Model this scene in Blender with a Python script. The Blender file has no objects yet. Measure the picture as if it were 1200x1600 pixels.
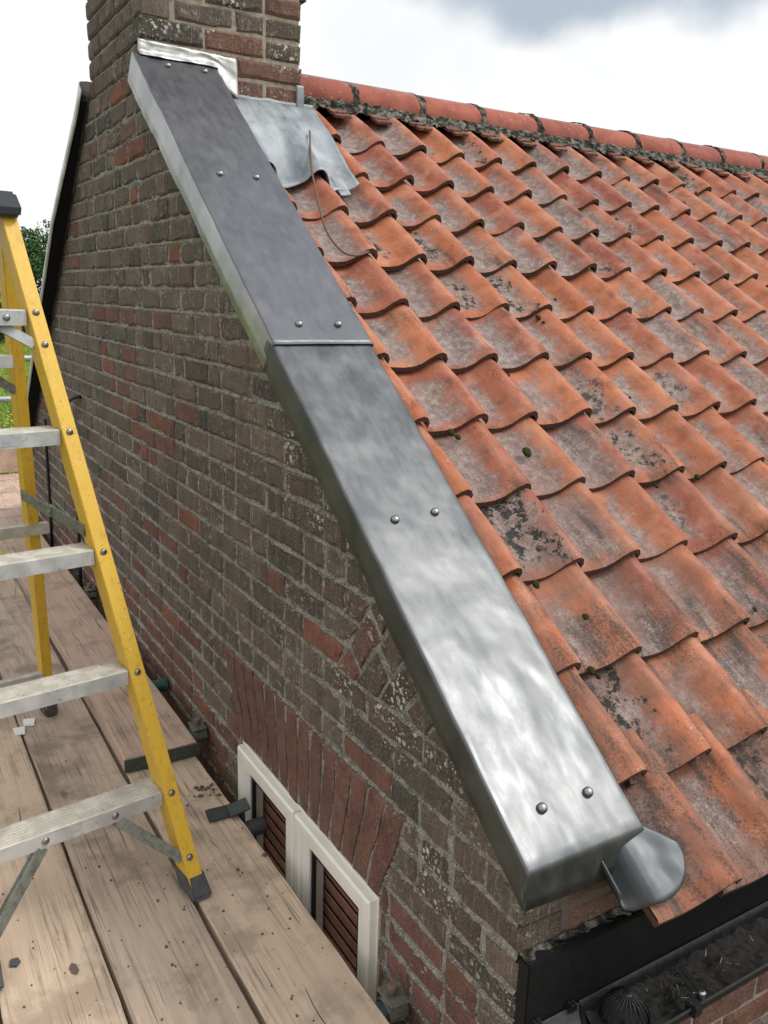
import bpy, bmesh, math, random
import numpy as np
from mathutils import Vector, Matrix, noise
R = math.radians
random.seed(7)
scene = bpy.context.scene
C = scene.collection

# ------------------------------------------------------------------ camera
cam_loc = Vector((0.927, -0.9269, 1.2629))
YAW, PITCH, ROLL, FPX = R(148.52), R(-14.02), R(1.69), 1332.73
fw = Vector((math.cos(PITCH)*math.cos(YAW), math.cos(PITCH)*math.sin(YAW), math.sin(PITCH)))
rt = Vector((math.sin(YAW), -math.cos(YAW), 0))
up = rt.cross(fw)
cr, sr = math.cos(ROLL), math.sin(ROLL)
rt, up = cr*rt + sr*up, -sr*rt + cr*up
cd = bpy.data.cameras.new('camera')
cam = bpy.data.objects.new('camera', cd)
C.objects.link(cam)
M = Matrix((rt, up, -fw)).transposed().to_4x4()
M.translation = cam_loc
cam.matrix_world = M
cd.sensor_fit = 'VERTICAL'; cd.sensor_height = 36; cd.lens = FPX/1600*36
cd.clip_start = 0.05; cd.clip_end = 2000
scene.camera = cam

# ------------------------------------------------------------------ sky and sun
SUN_ELEV, SUN_AZ = R(53), R(54)          # azimuth measured from +x towards +y
sun_dir = Vector((math.cos(SUN_ELEV)*math.cos(SUN_AZ), math.cos(SUN_ELEV)*math.sin(SUN_AZ), math.sin(SUN_ELEV)))
w = bpy.data.worlds.new('World'); scene.world = w; w.use_nodes = True
nt = w.node_tree; nt.nodes.clear()
def N(t, kind, **kw):
    n = t.nodes.new(kind)
    for k, v in kw.items(): setattr(n, k, v)
    return n
def L(t, a, b): t.links.new(a, b)
out = N(nt, 'ShaderNodeOutputWorld'); bg = N(nt, 'ShaderNodeBackground')
bg.inputs['Strength'].default_value = 0.1
L(nt, bg.outputs[0], out.inputs[0])
sky = N(nt, 'ShaderNodeTexSky', sky_type='NISHITA', sun_disc=False)
sky.sun_elevation = SUN_ELEV; sky.sun_rotation = R(90) - SUN_AZ
tc = N(nt, 'ShaderNodeTexCoord')
n1 = N(nt, 'ShaderNodeTexNoise'); n1.inputs['Scale'].default_value = 2.6; n1.inputs['Detail'].default_value = 6; n1.inputs['Roughness'].default_value = .55
L(nt, tc.outputs['Generated'], n1.inputs['Vector'])
# broken bright overcast: mostly white cloud, thin bluish gaps
mr = N(nt, 'ShaderNodeMapRange', interpolation_type='SMOOTHSTEP'); mr.inputs[1].default_value = .30; mr.inputs[2].default_value = .48
mr.inputs[3].default_value = .90; mr.inputs[4].default_value = 1
L(nt, n1.outputs[0], mr.inputs[0])
mx = N(nt, 'ShaderNodeMix', data_type='RGBA')
L(nt, mr.outputs[0], mx.inputs[0]); L(nt, sky.outputs[0], mx.inputs[6]); mx.inputs[7].default_value = (10.2, 10.3, 10.4, 1)
# one big grey cloud mass over the ridge
ca, ce = R(137), R(41)
dot = N(nt, 'ShaderNodeVectorMath', operation='DOT_PRODUCT'); dot.inputs[1].default_value = (math.cos(ce)*math.cos(ca), math.cos(ce)*math.sin(ca), math.sin(ce))
L(nt, tc.outputs['Generated'], dot.inputs[0])
n2 = N(nt, 'ShaderNodeTexNoise'); n2.inputs['Scale'].default_value = 5.5; n2.inputs['Detail'].default_value = 5
L(nt, tc.outputs['Generated'], n2.inputs['Vector'])
ad = N(nt, 'ShaderNodeMath', operation='MULTIPLY_ADD'); ad.inputs[1].default_value = .075
L(nt, n2.outputs[0], ad.inputs[0]); L(nt, dot.outputs['Value'], ad.inputs[2])
mr2 = N(nt, 'ShaderNodeMapRange', interpolation_type='SMOOTHSTEP'); mr2.inputs[1].default_value = .930; mr2.inputs[2].default_value = .952
L(nt, ad.outputs[0], mr2.inputs[0])
mx2 = N(nt, 'ShaderNodeMix', data_type='RGBA')
L(nt, mr2.outputs[0], mx2.inputs[0]); L(nt, mx.outputs[2], mx2.inputs[6]); mx2.inputs[7].default_value = (4.7, 5.5, 6.4, 1)
gd = N(nt, 'ShaderNodeVectorMath', operation='DOT_PRODUCT'); gd.inputs[1].default_value = tuple(sun_dir)
L(nt, tc.outputs['Generated'], gd.inputs[0])
gm = N(nt, 'ShaderNodeMath', operation='MAXIMUM'); L(nt, gd.outputs['Value'], gm.inputs[0]); gm.inputs[1].default_value = 0
gp = N(nt, 'ShaderNodeMath', operation='POWER'); L(nt, gm.outputs[0], gp.inputs[0]); gp.inputs[1].default_value = 5
ga = N(nt, 'ShaderNodeMath', operation='MULTIPLY_ADD'); L(nt, gp.outputs[0], ga.inputs[0]); ga.inputs[1].default_value = 1.1; ga.inputs[2].default_value = .80
vm = N(nt, 'ShaderNodeVectorMath', operation='SCALE'); L(nt, mx2.outputs[2], vm.inputs[0]); L(nt, ga.outputs[0], vm.inputs['Scale'])
L(nt, vm.outputs[0], bg.inputs[0])
sd = bpy.data.lights.new('sun', 'SUN'); sd.energy = 1.25; sd.angle = R(11); sd.color = (1, .96, .9)
so = bpy.data.objects.new('sun', sd); C.objects.link(so)
so.rotation_euler = sun_dir.to_track_quat('Z', 'Y').to_euler(); so.location = (0, 0, 20)
scene.view_settings.view_transform = 'Standard'
try: scene.view_settings.look = 'None'
except Exception: pass
scene.view_settings.exposure = 0.32; scene.view_settings.gamma = 1.0
scene.view_settings.use_curve_mapping = False

# ------------------------------------------------------------------ node helpers
class NT:
    """a little builder for a principled material"""
    def __init__(s, name, rough=.8, metal=0, spec=.5):
        s.m = bpy.data.materials.new(name); s.m.use_nodes = True
        s.t = s.m.node_tree; s.t.nodes.clear()
        s.o = N(s.t, 'ShaderNodeOutputMaterial'); s.b = N(s.t, 'ShaderNodeBsdfPrincipled')
        L(s.t, s.b.outputs[0], s.o.inputs[0])
        s.b.inputs['Roughness'].default_value = rough; s.b.inputs['Metallic'].default_value = metal
        s.b.inputs['Specular IOR Level'].default_value = spec
        s.pos = N(s.t, 'ShaderNodeNewGeometry').outputs['Position']
        s._oi = None
    def oi(s):
        if s._oi is None:
            o = N(s.t, 'ShaderNodeObjectInfo'); g = N(s.t, 'ShaderNodeNewGeometry')
            a = s.math('ADD', o.outputs['Random'], g.outputs['Random Per Island'])
            s._oi = s.math('FRACT', a)
        return s._oi
    def put(s, sock, v):
        if hasattr(v, 'is_linked'): L(s.t, v, sock)
        elif isinstance(v, (tuple, list)): sock.default_value = tuple(v) + ((1,) if len(v) == 3 and len(sock.default_value) == 4 else ())
        else: sock.default_value = v
    def math(s, op, a, b=0., c=0., clamp=False):
        n = N(s.t, 'ShaderNodeMath', operation=op, use_clamp=clamp)
        s.put(n.inputs[0], a); s.put(n.inputs[1], b); s.put(n.inputs[2], c)
        return n.outputs[0]
    def vscale(s, vec, k):
        n = N(s.t, 'ShaderNodeVectorMath', operation='MULTIPLY'); s.put(n.inputs[0], vec); n.inputs[1].default_value = k
        return n.outputs[0]
    def vadd(s, a, b):
        n = N(s.t, 'ShaderNodeVectorMath', operation='ADD'); s.put(n.inputs[0], a); s.put(n.inputs[1], b); return n.outputs[0]
    def noise(s, vec, scale, detail=3, rough=.55, dist=0.):
        n = N(s.t, 'ShaderNodeTexNoise'); s.put(n.inputs['Vector'], vec)
        n.inputs['Scale'].default_value = scale; n.inputs['Detail'].default_value = detail
        n.inputs['Roughness'].default_value = rough; n.inputs['Distortion'].default_value = dist
        return n.outputs[0]
    def voro(s, vec, scale, feature='F1', rnd=1.):
        n = N(s.t, 'ShaderNodeTexVoronoi', feature=feature); s.put(n.inputs['Vector'], vec)
        n.inputs['Scale'].default_value = scale; n.inputs['Randomness'].default_value = rnd
        return n.outputs[0]
    def ramp(s, v, a, b, lo=0., hi=1.):
        n = N(s.t, 'ShaderNodeMapRange', interpolation_type='SMOOTHSTEP'); s.put(n.inputs[0], v)
        n.inputs[1].default_value = a; n.inputs[2].default_value = b; n.inputs[3].default_value = lo; n.inputs[4].default_value = hi
        return n.outputs[0]
    def mix(s, f, a, b, blend='MIX'):
        n = N(s.t, 'ShaderNodeMix', data_type='RGBA', blend_type=blend)
        s.put(n.inputs[0], f); s.put(n.inputs[6], a); s.put(n.inputs[7], b)
        return n.outputs[2]
    def cramp(s, v, stops):
        n = N(s.t, 'ShaderNodeValToRGB'); s.put(n.inputs[0], v)
        e = n.color_ramp.elements
        while len(e) < len(stops): e.new(.5)
        for k, (p, c) in enumerate(stops): e[k].position = p; e[k].color = (*c, 1)
        return n.outputs[0]
    def bump(s, h, strength=.5, dist=.01, prev=None):
        n = N(s.t, 'ShaderNodeBump'); n.inputs['Strength'].default_value = strength; n.inputs['Distance'].default_value = dist
        s.put(n.inputs['Height'], h)
        if prev is not None: L(s.t, prev, n.inputs['Normal'])
        return n.outputs[0]
    def done(s, col=None, rough=None, normal=None, metal=None):
        if col is not None: s.put(s.b.inputs['Base Color'], col)
        if rough is not None: s.put(s.b.inputs['Roughness'], rough)
        if metal is not None: s.put(s.b.inputs['Metallic'], metal)
        if normal is not None: L(s.t, normal, s.b.inputs['Normal'])
        return s.m

# ------------------------------------------------------------------ materials
def brick_mat(name, c1, c2, lichen=.0, stain=.5, lime=.5):
    s = NT(name, .92, spec=.2); r = s.oi()
    col = s.mix(r, c1, c2)
    p = s.pos
    big = s.noise(p, 14, 4, .6)
    col = s.mix(s.ramp(big, .35, .7), col, s.vscale(col, (.62, .62, .66)))
    redp = s.math('MULTIPLY', s.ramp(s.noise(s.vadd(p, (8, 2, 5)), 11, 4, .65), .54, .70), s.ramp(s.noise(s.vadd(p, (1, 7, 3)), 2.1, 2), .42, .60))
    col = s.mix(s.math('MULTIPLY', redp, .75), col, (.165, .072, .050))
    streak = s.noise(s.vscale(p, (60, 60, 7)), 1, 3, .6)
    col = s.mix(s.math('MULTIPLY', s.ramp(streak, .42, .72), stain), col, (.150, .138, .118))
    fine = s.noise(p, 260, 2, .6)
    col = s.mix(s.ramp(fine, .52, .68, 0, .7), col, (.035, .03, .026))
    gr = s.noise(p, 420, 2, .5)
    col = s.mix(s.ramp(gr, .54, .68, 0, .6), col, (.33, .30, .26))
    wash = s.noise(s.vscale(p, (110, 110, 10)), 1, 4, .7)
    col = s.mix(s.math('MULTIPLY', s.ramp(wash, .56, .72), lime*.75), col, (.36, .345, .31))
    # lime bleeding out of the joints
    eff = s.math('MULTIPLY', s.ramp(s.noise(p, 55, 5, .7), .54, .66), s.ramp(s.noise(p, 5, 2), .42, .62))
    col = s.mix(s.math('MULTIPLY', eff, lime), col, (.42, .40, .35))
    # green algae bloom
    col = s.mix(s.ramp(s.noise(s.vadd(p, (3.3, 1.7, .4)), 3.4, 3), .52, .7, 0, .18), col, (.075, .085, .055))
    if lichen:
        warp = s.vadd(p, s.vscale(N(s.t, 'ShaderNodeTexNoise').outputs[1], (.0, .0, .0)))
        v = s.voro(p, 46); v2 = s.voro(s.vadd(p, (5, 2, 1)), 85)
        zone = s.ramp(s.noise(p, 7, 2), .45, .6)
        spot = s.math('MAXIMUM', s.ramp(v, .36, .26), s.ramp(v2, .30, .2))
        ragged = s.ramp(s.noise(p, 150, 3, .7), .38, .52)
        col = s.mix(s.math('MULTIPLY', s.math('MULTIPLY', spot, ragged), s.math('MULTIPLY', zone, lichen)), col, (.56, .56, .50))
    n1 = s.bump(s.noise(p, 95, 4, .7), .8, .008)
    n2 = s.bump(s.noise(p, 420, 2, .6), .5, .002, n1)
    return s.done(col, normal=n2)
BR = {
    'grey': brick_mat('weathered grey brown brick', (.116, .090, .071), (.194, .145, .112), .0, .5, .9),
    'brown': brick_mat('brown brick', (.110, .082, .068), (.18, .124, .098), .0, .45, .75),
    'dark': brick_mat('dark brick', (.062, .054, .047), (.100, .084, .070), .0, .4, .65),
    'red': brick_mat('dark red brick', (.160, .066, .049), (.215, .096, .070), .0, .22, .28),
    'orange': brick_mat('orange red brick', (.20, .078, .048), (.27, .102, .060), .0, .12, .25),
    'lichen': brick_mat('lichen spotted brick', (.070, .058, .048), (.125, .085, .066), .95, .3, .5),
    'lichenred': brick_mat('lichen spotted red brick', (.135, .062, .046), (.20, .085, .060), .8, .2, .3),
}
def mortar_mat():
    s = NT('lime mortar', .95, spec=.1); p = s.pos
    a = s.noise(p, 32, 5, .72)
    col = s.cramp(a, [(.30, (.13, .119, .10)), (.46, (.265, .243, .204)), (.60, (.47, .44, .385))])
    f = s.noise(p, 300, 3, .7)
    col = s.mix(s.ramp(f, .52, .7, 0, .7), col, (.07, .064, .055))
    col = s.mix(s.ramp(s.noise(s.vadd(p, (4, 2, 9)), 210, 3, .7), .53, .62, 0, .95), col, (.66, .63, .56))
    n = s.bump(s.noise(p, 170, 4, .75), 1., .012)
    return s.done(col, normal=n)
MORTAR = mortar_mat()
def mortar2_mat():
    s = NT('buff sand mortar', .95, spec=.1); p = s.pos
    col = s.cramp(s.noise(p, 40, 4, .6), [(.3, (.22, .19, .15)), (.6, (.38, .33, .265))])
    return s.done(col, normal=s.bump(s.noise(p, 220, 3, .7), .6, .006))
MORTAR2 = mortar2_mat()
def mossmortar_mat():
    s = NT('mossy ridge mortar', .97, spec=.1); p = s.pos
    col = s.cramp(s.noise(p, 30, 4, .65), [(.40, (.024, .024, .017)), (.50, (.09, .084, .070)), (.62, (.29, .27, .235))])
    return s.done(col, normal=s.bump(s.noise(p, 90, 4, .7), 1., .02))
MOSSMORTAR = mossmortar_mat()

def tile_mat(name, edge=False):
    s = NT(name, .78, spec=.35)
    uv = N(s.t, 'ShaderNodeUVMap').outputs[0]
    sep = N(s.t, 'ShaderNodeSeparateXYZ'); L(s.t, uv, sep.inputs[0]); u, v = sep.outputs[0], sep.outputs[1]
    r = s.oi(); r2 = s.math('FRACT', s.math('MULTIPLY', r, 17.31)); r3 = s.math('FRACT', s.math('MULTIPLY', r, 53.77)); r4 = s.math('FRACT', s.math('MULTIPLY', r, 91.13))
    p = s.pos
    o3 = N(s.t, 'ShaderNodeCombineXYZ'); s.put(o3.inputs[0], s.math('MULTIPLY', r, 40.)); s.put(o3.inputs[1], s.math('MULTIPLY', r2, 11.))
    uv_s = s.vadd(uv, o3.outputs[0])
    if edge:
        col = s.mix(r, (.105, .048, .032), (.07, .038, .028))  # edge faces darker: grime, with the shade of the nose painted in
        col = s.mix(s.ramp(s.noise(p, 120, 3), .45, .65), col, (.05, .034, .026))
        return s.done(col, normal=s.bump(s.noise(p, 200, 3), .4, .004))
    col = s.cramp(r, [(0, (.40, .122, .052)), (.35, (.45, .156, .072)), (.65, (.38, .122, .060)), (1, (.295, .086, .050))])
    cl = s.noise(p, 16, 4, .6)
    col = s.mix(s.ramp(cl, .42, .68, 0, .75), col, s.vscale(col, (.62, .60, .66)))
    col = s.mix(s.ramp(s.noise(p, 9, 3), .5, .7, 0, .6), col, (.52, .22, .125))
    # bleached film on the crest
    col = s.mix(s.math('MULTIPLY', s.ramp(u, .66, .9), s.ramp(s.noise(s.vscale(p, (8, 40, 8)), 1, 4), .45, .7, 0, .38)), col, (.50, .30, .24))
    # grey lichen lying in the pan, different on every tile
    cu = s.math('ABSOLUTE', s.math('SUBTRACT', u, s.math('MULTIPLY_ADD', r2, .16, .36)))
    cv = s.math('ABSOLUTE', s.math('SUBTRACT', v, s.math('MULTIPLY_ADD', r3, .14, .30)))
    d = s.math('MAXIMUM', s.math('MULTIPLY', cu, 1.5), s.math('MULTIPLY', cv, 1.15))
    nz = s.noise(p, 24, 5, .65)
    e = s.math('ADD', s.math('SUBTRACT', s.math('MULTIPLY_ADD', r4, .24, .37), d), s.math('MULTIPLY', s.math('SUBTRACT', nz, .5), .62))
    pan = s.ramp(e, -.02, .26)
    speck = s.math('MULTIPLY_ADD', s.noise(p, 230, 3, .7), .45, s.math('MULTIPLY', s.noise(p, 45, 4, .65), .55))
    grey = s.cramp(speck, [(.38, (.10, .09, .083)), (.5, (.205, .188, .176)), (.61, (.35, .335, .32))])
    col = s.mix(s.math('MULTIPLY', pan, .80), col, grey)
    # white specks
    col = s.mix(s.math('MULTIPLY', s.ramp(s.noise(s.vadd(p, (4, 4, 4)), 170, 2, .6), .66, .72), s.ramp(nz, .46, .6, 0, .8)), col, (.58, .55, .50))
    z0_ = N(s.t, 'ShaderNodeSeparateXYZ'); L(s.t, p, z0_.inputs[0])
    brn = s.math('MULTIPLY', s.ramp(z0_.outputs[2], 1.15, .3, .05, .8), s.ramp(s.noise(s.vadd(p, (1, 6, 2)), 7, 4, .65), .36, .62))
    col = s.mix(brn, col, (.185, .088, .060))
    # rain-washed streaks down the slope
    stk = s.noise(s.vscale(uv_s, (26, 2.2, 1)), 1, 4, .65)
    col = s.mix(s.ramp(stk, .55, .72, 0, .42), col, (.12, .07, .05))
    # black crust on some tiles
    blk = s.math('MULTIPLY', s.ramp(s.noise(p, 26, 6, .78), .50, .55), s.ramp(s.math('ADD', e, s.math('MULTIPLY', s.math('SUBTRACT', s.noise(s.vadd(p, (2, 5, 8)), 13, 2), .5), .9)), .12, .22))
    col = s.mix(s.math('MULTIPLY', blk, s.ramp(r3, .76, .86)), col, (.022, .020, .015))
    zz = N(s.t, 'ShaderNodeSeparateXYZ'); L(s.t, p, zz.inputs[0])
    eav = s.ramp(zz.outputs[2], .95, .35, 0, .16)          # algae and soot gather on the wet lower courses
    sooty = s.math('MULTIPLY', s.ramp(s.math('MULTIPLY_ADD', s.noise(s.vscale(uv_s, (9, 1.6, 1)), 1, 3, .6), .6, s.math('MULTIPLY', s.noise(p, 190, 3, .8), .5)), .50, .66), s.ramp(s.math('ADD', eav, s.noise(s.vadd(p, (9, 1, 3)), 4.2, 2)), .54, .68))
    col = s.mix(s.math('MULTIPLY', sooty, .8), col, (.045, .040, .034))
    # tiny dark specks everywhere
    col = s.mix(s.ramp(s.noise(p, 95, 2, .5), .70, .75, 0, .8), col, (.04, .035, .026))
    # yellow-green grime along the left lap
    col = s.mix(s.math('MULTIPLY', s.ramp(u, .24, .08), s.ramp(s.noise(p, 40, 3), .42, .6, 0, .75)), col, (.17, .13, .075))
    n = s.bump(s.noise(p, 110, 4, .65), .35, .004)
    n = s.bump(speck, .35, .0025, n)
    return s.done(col, s.ramp(cl, .3, .7, .62, .86), n)
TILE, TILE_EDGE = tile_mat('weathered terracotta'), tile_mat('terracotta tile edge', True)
def plain_terra():
    s = NT('ridge terracotta', .8, spec=.3); p = s.pos; r = s.oi()
    col = s.mix(r, (.27, .076, .055), (.35, .104, .068))
    col = s.mix(s.ramp(s.noise(p, 14, 4), .42, .65, 0, .7), col, s.vscale(col, (.66, .62, .68)))
    z = N(s.t, 'ShaderNodeSeparateXYZ'); L(s.t, p, z.inputs[0])
    top = s.ramp(s.math('ADD', z.outputs[2], s.math('MULTIPLY', s.noise(p, 18, 4), .06)), 2.155, 2.185)
    col = s.mix(s.math('MULTIPLY', top, .8), col, (.25, .235, .215))
    col = s.mix(s.ramp(s.noise(p, 75, 2), .69, .73), col, (.5, .45, .42))
    return s.done(col, normal=s.bump(s.noise(p, 100, 4), .35, .004))
RIDGE = plain_terra()
SLIP = None

def slip_mat():
    s = NT('dirty clay slip', .9, spec=.2); p = s.pos
    col = s.mix(s.oi(), (.20, .085, .06), (.27, .12, .085))
    return s.done(s.mix(s.ramp(s.noise(p, 70, 4), .45, .62), col, (.07, .06, .05)), normal=s.bump(s.noise(p, 200, 3), .5, .004))
SLIP = slip_mat()
def lead_mat(name, c1, c2, rough=(.34, .58), metal=.85, streak=.0, wav=.35):
    s = NT(name, .4, metal); p = s.pos
    big = s.noise(p, 5.5, 4, .6, .6)
    med = s.noise(s.vscale(p, (13, 34, 13)), 1, 4, .6, .3)
    col = s.mix(s.ramp(s.math('ADD', s.math('MULTIPLY', big, .6), s.math('MULTIPLY', med, .4)), .34, .66), c1, c2)
    sc = s.noise(s.vscale(p, (9, 190, 9)), 1, 4, .75)
    col = s.mix(s.ramp(sc, .66, .74, 0, .35), col, s.vscale(col, (1.7, 1.7, 1.7)))
    col = s.mix(s.ramp(s.noise(p, 150, 2, .6), .68, .74, 0, .6), col, (.09, .09, .09))
    col = s.mix(s.math('MULTIPLY', s.ramp(s.noise(s.vscale(p, (30, 60, 30)), 1, 5, .75), .62, .72), .35), col, s.vscale(col, (.5, .5, .5)))
    rg = s.ramp(med, .3, .7, rough[0], rough[1])
    n = s.bump(s.noise(s.vscale(p, (1, 1.5, 1)), 7.5, 1.5, .45), wav, .024)
    n = s.bump(s.noise(p, 60, 3, .6), .03, .003, n)
    return s.done(col, rg, n)
LEAD_UP = lead_mat('dark oiled lead', (.120, .123, .135), (.155, .158, .170), (.40, .50), .85, wav=.12)
LEAD_LOW = lead_mat('bright new lead', (.092, .097, .102), (.150, .153, .156), (.33, .44), .93, wav=.26)
LEAD_DULL = lead_mat('dull lead flange', (.075, .08, .076), (.125, .13, .122), (.48, .62), .85, wav=.16)
LEAD_TONGUE = lead_mat('dull grey lead tongue', (.065, .072, .076), (.105, .113, .118), (.42, .54), .85, wav=.3)
LEAD_SIDE = lead_mat('lead flange with painted sheen', (.26, .27, .275), (.42, .43, .43), (.34, .48), .85, wav=.14)  # grazing sky reflection put into the paler flange colour
LEAD_BRIGHT = lead_mat('crinkled bright lead', (.40, .40, .40), (.64, .64, .63), (.36, .52), .6, wav=.9)
LEAD_OLD = lead_mat('weathered blue grey lead', (.19, .21, .23), (.37, .395, .41), (.5, .66), .4, wav=.5)
def rivet_mat():
    s = NT('steel rivet', .32, 1.); return s.done((.30, .30, .30))
RIVET = rivet_mat()
def simple(name, col, rough=.6, metal=0., nscale=0, namt=.3, bump=0., dark=None, spec=.5):
    s = NT(name, rough, metal, spec); c = col
    if nscale:
        c = s.mix(s.ramp(s.noise(s.pos, nscale, 4, .65), .4, .68, 0, namt), col, dark if dark else tuple(x*.35 for x in col))
    nn = s.bump(s.noise(s.pos, max(nscale, 60)*2, 3), bump, .004) if bump else None
    return s.done(c, normal=nn)
def yellow_mat():
    s = NT('yellow fibreglass', .42, spec=.5); p = s.pos
    col = s.mix(s.noise(p, 30, 3), (.62, .37, .028), (.70, .44, .045))
    col = s.mix(s.ramp(s.noise(p, 17, 4, .7), .62, .70, 0, .7), col, (.50, .33, .22))
    col = s.mix(s.ramp(s.noise(p, 90, 3, .7), .62, .70, 0, .75), col, (.16, .10, .035))
    col = s.mix(s.ramp(s.noise(s.vscale(p, (60, 60, 12)), 1, 4, .7), .5, .72, 0, .45), col, (.36, .22, .03))
    col = s.mix(s.ramp(s.noise(s.vadd(p, (3, 3, 3)), 120, 2, .6), .70, .74, 0, .8), col, (.75, .72, .62))
    return s.done(col, normal=s.bump(s.noise(s.vscale(p, (200, 200, 12)), 1, 2), .1, .002))
YELLOW = yellow_mat()
def alu_mat():
    s = NT('scuffed aluminium', .42, .55); p = s.pos
    col = s.mix(s.ramp(s.noise(p, 12, 4), .4, .65), (.48, .49, .50), (.64, .65, .66))
    col = s.mix(s.ramp(s.noise(s.vscale(p, (90, 40, 60)), 1, 4, .7), .60, .70, 0, .65), col, (.20, .20, .20))
    return s.done(col, s.ramp(s.noise(p, 40, 3), .3, .7, .34, .6))
ALU = alu_mat()
def tread_mat():
    s = NT('dusty ribbed tread', .62, .25); p = s.pos
    col = s.mix(s.ramp(s.noise(p, 22, 4), .4, .65), (.40, .375, .315), (.53, .50, .435))
    col = s.mix(s.ramp(s.noise(p, 110, 3), .62, .7, 0, .6), col, (.16, .14, .11))
    return s.done(col)
TREAD = tread_mat()
BLACKCAP = simple('dark blue grey plastic', (.018, .022, .034), .45)
SHOE = simple('grey rubber shoe', (.075, .075, .082), .6, 0, 40, .5)
GALV_DIRTY = simple('dirty zinc brace', (.22, .225, .20), .55, .5, 50, .7)
def wood_mat(name, c1, c2, cd, seed=0.):
    s = NT(name, .86, spec=.2); r = s.oi()
    tcd = N(s.t, 'ShaderNodeTexCoord').outputs['Object']
    off = N(s.t, 'ShaderNodeCombineXYZ'); s.put(off.inputs[0], s.math('MULTIPLY', r, 31.)); s.put(off.inputs[1], s.math('MULTIPLY', r, 7.)); off.inputs[2].default_value = seed
    p = s.vadd(tcd, off.outputs[0])
    g1 = s.noise(s.vscale(p, (1.6, 34, 20)), 1, 5, .62, .8)
    col = s.mix(s.ramp(g1, .36, .66), c1, c2)
    blot = s.noise(p, 5.5, 4, .65)
    col = s.mix(s.ramp(blot, .46, .66, 0, .8), col, cd)
    col = s.mix(s.ramp(s.noise(s.vadd(p, (7, 3, 2)), 9, 5, .7), .50, .72, 0, .45), col, (.42, .345, .275))
    g2 = s.noise(s.vscale(p, (2.4, 150, 90)), 1, 4, .68, .9)
    col = s.mix(s.math('MULTIPLY', s.ramp(g2, .50, .66), s.ramp(s.noise(p, 4, 3), .40, .6, .15, .75)), col, (.13, .10, .075))
    # drying cracks: thin meandering lines along the grain
    wv = s.noise(s.vscale(p, (1.1, 1, 1)), 1.3, 2)
    yy = N(s.t, 'ShaderNodeSeparateXYZ'); L(s.t, p, yy.inputs[0])
    ln = s.math('FRACT', s.math('ADD', s.math('MULTIPLY', yy.outputs[1], 7.5), s.math('MULTIPLY', wv, 1.4)))
    cr_ = s.ramp(s.math('ABSOLUTE', s.math('SUBTRACT', ln, .5)), .013, .004)
    cr_ = s.math('MULTIPLY', cr_, s.ramp(s.noise(s.vadd(p, (2, 9, 1)), 2.6, 2), .54, .60))
    col = s.mix(s.math('MULTIPLY', cr_, .9), col, (.035, .026, .02))
    kn = s.voro(s.vscale(p, (2.2, 5.5, 1)), 1.); ring = s.ramp(kn, .085, .05)
    col = s.mix(s.math('MULTIPLY', ring, .6), col, (.12, .085, .06))
    col = s.mix(s.ramp(s.noise(p, 85, 3, .65), .68, .73, 0, .75), col, (.06, .05, .04))
    h = s.math('SUBTRACT', s.math('MULTIPLY', g2, .5), s.math('MULTIPLY', cr_, 2.))
    n = s.bump(h, .5, .003); n = s.bump(s.noise(p, 160, 3), .25, .002, n)
    return s.done(col, normal=n)
WOOD = wood_mat('weathered scaffold board', (.60, .465, .345), (.51, .39, .29), (.33, .25, .185))
WOOD2 = wood_mat('darker scaffold board', (.49, .385, .295), (.39, .305, .232), (.22, .172, .132), 3.)
WOODPINK = wood_mat('pinkish scaffold board', (.54, .385, .295), (.46, .335, .255), (.32, .23, .175), 5.)
GREENEND = simple('green painted board end', (.065, .085, .065), .6, .3, 70, .6, .4)
UPVC = simple('cream white upvc', (.82, .79, .71), .35, 0, 9, .12)
GASKET = simple('black gasket', (.012, .012, .012), .6)
BLIND = simple('brown wooden blind', (.62, .29, .20), .55, 0, 30, .4)
FASCIA = simple('black painted timber', (.008, .009, .009), .6, 0, 50, .5, .3, None, .2)
GUTTERM = simple('black plastic gutter', (.008, .008, .009), .45, 0, 60, .5, .2, (.03, .028, .024), .3)
UNIONM = simple('grey gutter union', (.085, .09, .095), .35, 0, 60, .5)
GALV = simple('galvanised tube', (.42, .44, .46), .45, .6, 35, .4)
GREENTUBE = simple('green painted tube', (.030, .105, .085), .5, .2, 40, .5)
DARKTUBE = simple('dark grey tube', (.06, .068, .07), .5, .3, 40, .5)
COUPLER = simple('dirty zinc coupler', (.17, .165, .13), .6, .4, 60, .7, .4)
RUSTY = simple('rusty bolt', (.20, .13, .10), .7, .3, 60, .5)
CABLE = simple('black cable', (.012, .012, .012), .5)
BROWNWIRE = simple('brown wire', (.13, .075, .05), .6)
CORE = simple('wall core', (.12, .10, .085), .95)
STICK = simple('faded grey sticker', (.40, .41, .42), .5, 0, 60, .4)
CHIP = simple('white chip', (.72, .72, .70), .6)
SLATE = simple('slate chip', (.06, .068, .075), .6)
LEAFM = simple('dead leaf', (.11, .085, .06), .8)
MUD = simple('dried mud', (.13, .10, .07), .95, 0, 60, .6, .6)
DEBRIS = simple('dead gutter moss', (.020, .018, .015), .95, 0, 90, .7)
STRAW = simple('pale straw', (.16, .145, .11), .9)
def glass_mat():
    s = NT('window glass', .03, 0, .5); s.b.inputs['Transmission Weight'].default_value = .0
    s.b.inputs['Alpha'].default_value = .12
    return s.done((.02, .022, .022))
GLASS = glass_mat()
def moss_mat():
    s = NT('moss', .97, spec=.1)
    return s.done(s.mix(s.noise(s.pos, 160, 3), (.028, .027, .012), (.075, .068, .024)), normal=s.bump(s.noise(s.pos, 420, 3), 1, .006))
MOSS = moss_mat()
def leaf_mat(name, a, b):
    s = NT(name, .6, spec=.3); r = s.oi()
    return s.done(s.mix(r, a, b))
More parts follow.
